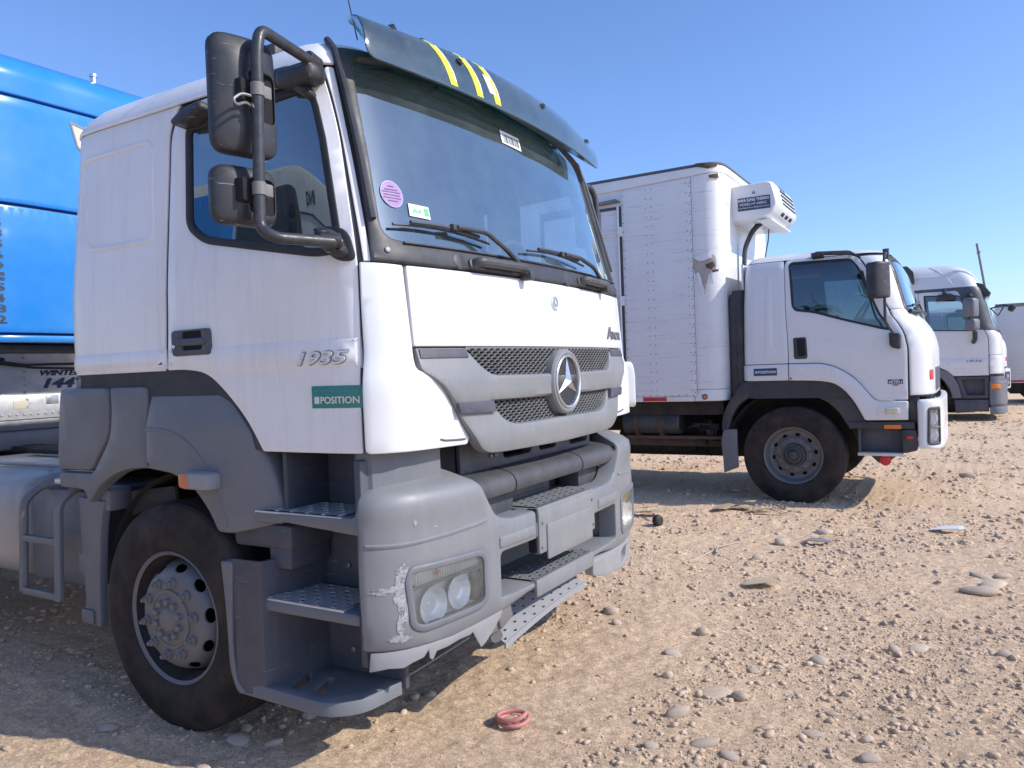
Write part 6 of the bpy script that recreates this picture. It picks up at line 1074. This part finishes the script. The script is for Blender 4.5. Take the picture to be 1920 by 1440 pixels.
ab_ = MB().panel(rp([(-aL, .36, .02), (-aL, .885, .03), (aL, .885, .03), (aL, .36, .02)]), AB, 0, .05, .015, .06).panel(rp([(-aL, .15, .02), (-aL, .315, .03), (aL, .315, .03), (aL, .15, .02)]), AB, -.005, .05, .015, .06).panel(rp([(-aL + .02, .30, 0), (-aL + .02, .99, 0), (aL - .02, .99, 0), (aL - .02, .30, 0)]), AB, -.05, .01, 0, .1).build('bumper', 'grey', A); MB().panel(rp([(-aL + .03, .72, .01), (-aL + .22, .715, .02), (-aL + .22, .82, .03), (-aL + .03, .825, .01)]), AB, .012, .02, .004, .05).build('corner_indicator', 'amber', ab_)
wheel(A, (.25, -1.04, .515), kind='steer', sgn=-1, bolts=False); wheel(A, (.25, 1.04, .515), kind='steer', sgn=1, bolts=False)
MB().box((-3.5, -1.0, .6), (.0, 1.0, 1.0), .05).build('chassis', 'dark', A)
for y in (-1.05, 1.05): wheel(A, (-3.3, y, .515), kind='drive', sgn=-1 if y < 0 else 1, bolts=False)
for y in (-.55, .55): MB().box((.35, y - .26, 1.7), (.8, y + .26, 1.85), .05).box((.25, y - .26, 1.8), (.42, y + .26, 2.45), .05).build('seat', 'seat', A)
MB().box((1.3, -1.05, 1.4), (1.66, 1.05, 2.0), .05).build('dashboard', 'interior', A); MB().box((-.38, -1.1, 1.1), (-.34, 1.1, 3.0)).build('rear_wall', 'interior', A)
# fourth truck and far trailer
B4, C4, X4, d4 = cabover('white_lorry', 'white cabover lorry half hidden behind the high-roof tractor unit, only its front corner showing', (-.46, 24.2, 0), False)
MB().box((-6.5, -1.15, 1.05), (-.8, 1.15, 2.55), .02).build('lorry_body', 'boxwhite', B4)
MB().tube([(1.0, -1.15, 2.62), (1.25, -1.45, 2.68), (1.42, -1.50, 2.62)], .018, 6).tube([(1.0, -1.15, 2.62), (1.15, -1.3, 2.42), (1.28, -1.48, 2.66)], .014, 6).build('front_mirror_arm', 'mirrorback', B4); MB().box((1.36, -1.6, 2.50), (1.50, -1.42, 2.66), .04, Matrix.Rotation(R(35), 3, 'Y')).build('front_mirror', 'mirrorback', B4)
MB().box((-6.5, -.5, .6), (-.6, .5, 1.05), .02).build('chassis', 'dark', B4)
for y in (-1.0, 1.0): wheel(B4, (-4.3, y, .508), kind='drive', sgn=-1 if y < 0 else 1, bolts=False)
F_ = thing('ribbed_trailer', 'long pale box trailer with fine horizontal ribs, farthest at the right edge', 'trailer', (.75, 27.9, 0))
fb = MB().box((.0, -1.25, .62), (11, 1.25, 2.86), .02).build('trailer_body', 'boxskin', F_)
for k in range(30):
    o = MB().box((.02, -1.268, .74 + k * .068), (11, -1.248, .755 + k * .068), .003).build('rib', 'boxwhite', fb) if k == 0 else o0.copy()
    if k == 0: o0 = o
    else: link(o, fb); o.location = (0, 0, k * .068)
    if k == 0: pass
for o in fb.children:
    pass
MB().box((-.02, -1.28, 2.80), (11, -1.24, 2.90), .01).build('top_rail', 'greyfront', fb); MB().box((.0, -1.275, .60), (11, -1.245, .70), .006).build('bottom_rail', 'boxwhite', fb)
for k in range(5): MB().box((.28 + k * 1.5, -1.285, .625), (.88 + k * 1.5, -1.27, .68), .003).build('red_reflector', 'red', fb)
MB().box((.3, -1.1, .28), (10.5, 1.1, .62), .02).build('trailer_frame', 'dark', F_)
for x in (1.0, 8.5, 9.8):
    for y in (-1.02, 1.02): wheel(F_, (x, y, .40), .41, .26, 'drive', -1 if y < 0 else 1, False)
MB().box((-.5, -.1, .5), (.0, .1, .62), .02).build('drawbar', 'dark', F_)

# ================================================================ lorry parked on the camera's other side (seen mirrored in the door window)
Q = thing('fairing_tractor', 'white sleeper tractor with a black louvred side panel, mirrored in the nearest truck door window', 'truck', (-5.75, -2.2, 0))
qp = rp([(-2.0, .9, .1), (2.8, .9, .15), (2.9, 1.6, .2), (2.7, 2.8, .4), (1.9, 3.70, .7), (.5, 4.12, .8), (-1.9, 4.14, .3), (-2.0, 3.7, .2)], .1)
qb = MB().panel(qp, sidefar(0), 1.20, 2.4, .06, .2, back=True).build('cab_body', 'beige', Q); qs = sidefar(1.20)
ql = MB().panel(rp([(-.75, 1.1, .15), (.40, 1.1, .15), (.46, 3.5, .3), (.30, 3.90, .3), (-.75, 3.90, .2)]), qs, .008, .02, .006, .2).build('louvred_panel', 'black', Q)
MB().panel(rp([(-1.9, .95, .1), (-.80, .95, .1), (-.80, 3.98, .1), (-1.9, 3.98, .1)]), qs, .008, .02, .006, .2).build('blue_side_panel', 'blue', Q)
for k in range(8): MB().lathe([(0, .07), (.02, .07), (.03, .05)], (.25, 1.205, 2.35 + k * .18), (0, 1, 0), 16).build('round_vent', 'hole', ql)
def qtext(uv, off): return np.stack([-uv[:, 0], 1.20 + np.broadcast_to(off, (len(uv),)), uv[:, 1]], 1)
text('ING', 'side_lettering', qtext, (-1.14, 3.62), .14, 'dark_print', qb, .36, .006, .03)
MB().tube([(2.0, 1.205, 3.22), (1.0, 1.207, 3.52), (.45, 1.207, 3.58)], .012, 5).build('body_seam', 'seam', qb)
for x in (.6, -2.6): 
    for y in (-1.05, 1.05): wheel(Q, (x, y, .515), kind='steer' if x > 0 else 'drive', sgn=1 if y > 0 else -1, bolts=False)
MB().box((-3.3, -.9, .45), (1.4, .9, .95), .05).build('chassis', 'dark', Q)

# ================================================================ small things on the ground
def G_(px, py, dz=0): x, y = on_ground(px, py); return (x, y, float(gh(x, y)) + dz)
hx, hy = on_ground(965, 1350); hz = float(gh(hx, hy)); hc = thing('hose_coil', 'small coil of faded red rubber hose lying on the dirt', 'hose', (hx, hy, hz))
pts = [(.068 * math.cos(a) * (1 + .07 * math.sin(a * .7)) - .0012 * (a - 2.4), .066 * math.sin(a) * (1 + .06 * math.cos(a * .9)), .010 + .0030 * (a - 2.4) + .0016 * max(a - 10.5, 0) ** 2 * 3) for a in np.linspace(2.4, 2.4 + 2 * math.pi * 1.62, 60)]
MB().tube(pts, .0098, 10).build('hose', 'hosered', hc, 50)
MB().box((-.012, -.004, .0), (.03, .018, .006), .002).build('hose_scrap', 'hosered', hc)
def flake(px, py, w_, d_, lift, nm, mat, label, cat, rot=0., seed=1, curl=.02):
    r = np.random.default_rng(seed); x, y, z = G_(px, py); n_ = 9; P2 = np.array([(w_ * math.cos(2 * math.pi * k / n_) * r.uniform(.7, 1.1), d_ * math.sin(2 * math.pi * k / n_) * r.uniform(.6, 1.1)) for k in range(n_)]); c, s = math.cos(rot), math.sin(rot)
    f = lambda uv, off: np.stack([x + uv[:, 0] * c - uv[:, 1] * s, y + uv[:, 0] * s + uv[:, 1] * c, z + .008 + lift * (uv[:, 0] / w_ + 1) * .5 + curl * (uv[:, 1] / d_) ** 2 + np.broadcast_to(off, (len(uv),))], 1)
    return tag(MB().panel(P2, f, .002, .005, .0006, max(w_, d_) / 3, back=True).build(nm, mat), label, cat)
flake(1357, 958, .13, .10, .05, 'cardboard_scrap', 'card', 'triangular tan cardboard scrap in front of the box lorry wheel', 'cardboard', .3, 1); flake(1388, 957, .14, .08, .02, 'cardboard_scrap', 'card', 'flat cardboard sheet between the tan triangle and the litter heap', 'cardboard', .1, 2); flake(1395, 952, .15, .07, .06, 'cardboard_scrap', 'card', 'curled cardboard sheet lying on the flat one beside the litter heap', 'cardboard', -.2, 3)
flake(1420, 962, .10, .06, .03, 'cardboard_scrap', 'card', 'small cardboard scrap in front of the leaf litter heap', 'cardboard', .5, 4); flake(1433, 966, .12, .04, .02, 'cardboard_scrap', 'card', 'narrow cardboard strip nearest the camera by the litter heap', 'cardboard', .1, 5)
flake(1218, 970, .20, .07, .04, 'cardboard_scrap', 'card', 'pale splintered board lying right of the grey bumper', 'board', -.1, 6); flake(1425, 1104, .13, .07, .03, 'paper_scrap', 'card', 'pale torn scrap lying flat in the middle of the lot', 'scrap', .4, 7); flake(1775, 997, .17, .11, .05, 'paper_scrap', 'paper', 'white paper scrap lying in the right of the lot', 'paper', -.2, 8); flake(1528, 1023, .14, .06, .03, 'paper_scrap', 'torn', 'grey curled scrap right of the domed stone', 'scrap', -.3, 9)
flake(1465, 967, .05, .03, .03, 'paper_scrap', 'paper', 'small white crumpled scrap right of the leaf litter heap', 'paper', .2, 10); flake(1090, 1100, .05, .03, .02, 'paper_scrap', 'paper', 'white scrap on the dirt under the far end of the bumper lip', 'paper', .2, 11); flake(551, 1336, .018, .012, .01, 'dry_leaf', 'leafo', 'orange dry leaf under the bottom cab step', 'leaf', .2, 12)
r = np.random.default_rng(3); m = MB(); cx_, cy_ = on_ground(1445, 957)
for k in range(70):
    x, y = cx_ + r.normal() * .13, cy_ + r.normal() * .10; z = float(gh(x, y)) + r.uniform(.005, .07) * math.exp(-((x - cx_) ** 2 + (y - cy_) ** 2) / .03); a, s = r.random() * 6.28, r.uniform(.02, .05); t = r.uniform(-.5, .5); m.add([(x + s * math.cos(a + q) * l, y + s * math.sin(a + q) * l, z + s * t * math.cos(q)) for q, l in ((0, 1), (1.4, .5), (3.1, 1), (4.6, .5))], [(0, 1, 2, 3)])
tag(m.build('leaf_litter', 'card'), 'heap of dry leaves and litter in front of the box lorry wheel', 'litter', kind='stuff')
tag(MB().tube([G_(1292, 1056, .006), G_(1330, 1040, .012), G_(1340, 1035, .015), G_(1343, 1042, .014), G_(1345, 1030, .02), G_(1385, 1020, .01)], .007, 6).tube([G_(1340, 1032, .014), G_(1338, 1028, .02)], .005, 5).build('dry_twig', 'twig'), 'pale forked twig on the dirt, left of the domed stone', 'twig')
tag(MB().tube([G_(695, 1308, .012), G_(720, 1293, .012)], .011, 8).tube([G_(720, 1293, .012), G_(790, 1252, .014), G_(880, 1200, .02)], .006, 8).build('metal_rod', 'twig'), 'thin pale rod lying in the shadow under the front bumper', 'rod')
x, y, z = G_(1230, 987); bc = tag(MB().lathe([(0, .0), (0, .05), (.03, .055), (.05, .05), (.06, .035)], (x, y, z + .045), (.9, -.4, .1), 14).build('bottle_cap', 'rubbergasket'), 'black plastic cap on the dirt, right of the grey bumper', 'cap')

# no piece sits deeper than thing > part > sub-part
for o in list(S.objects):
    ch = [o]
    while ch[-1].parent: ch.append(ch[-1].parent)
    if len(ch) > 3: o.parent = ch[-2]
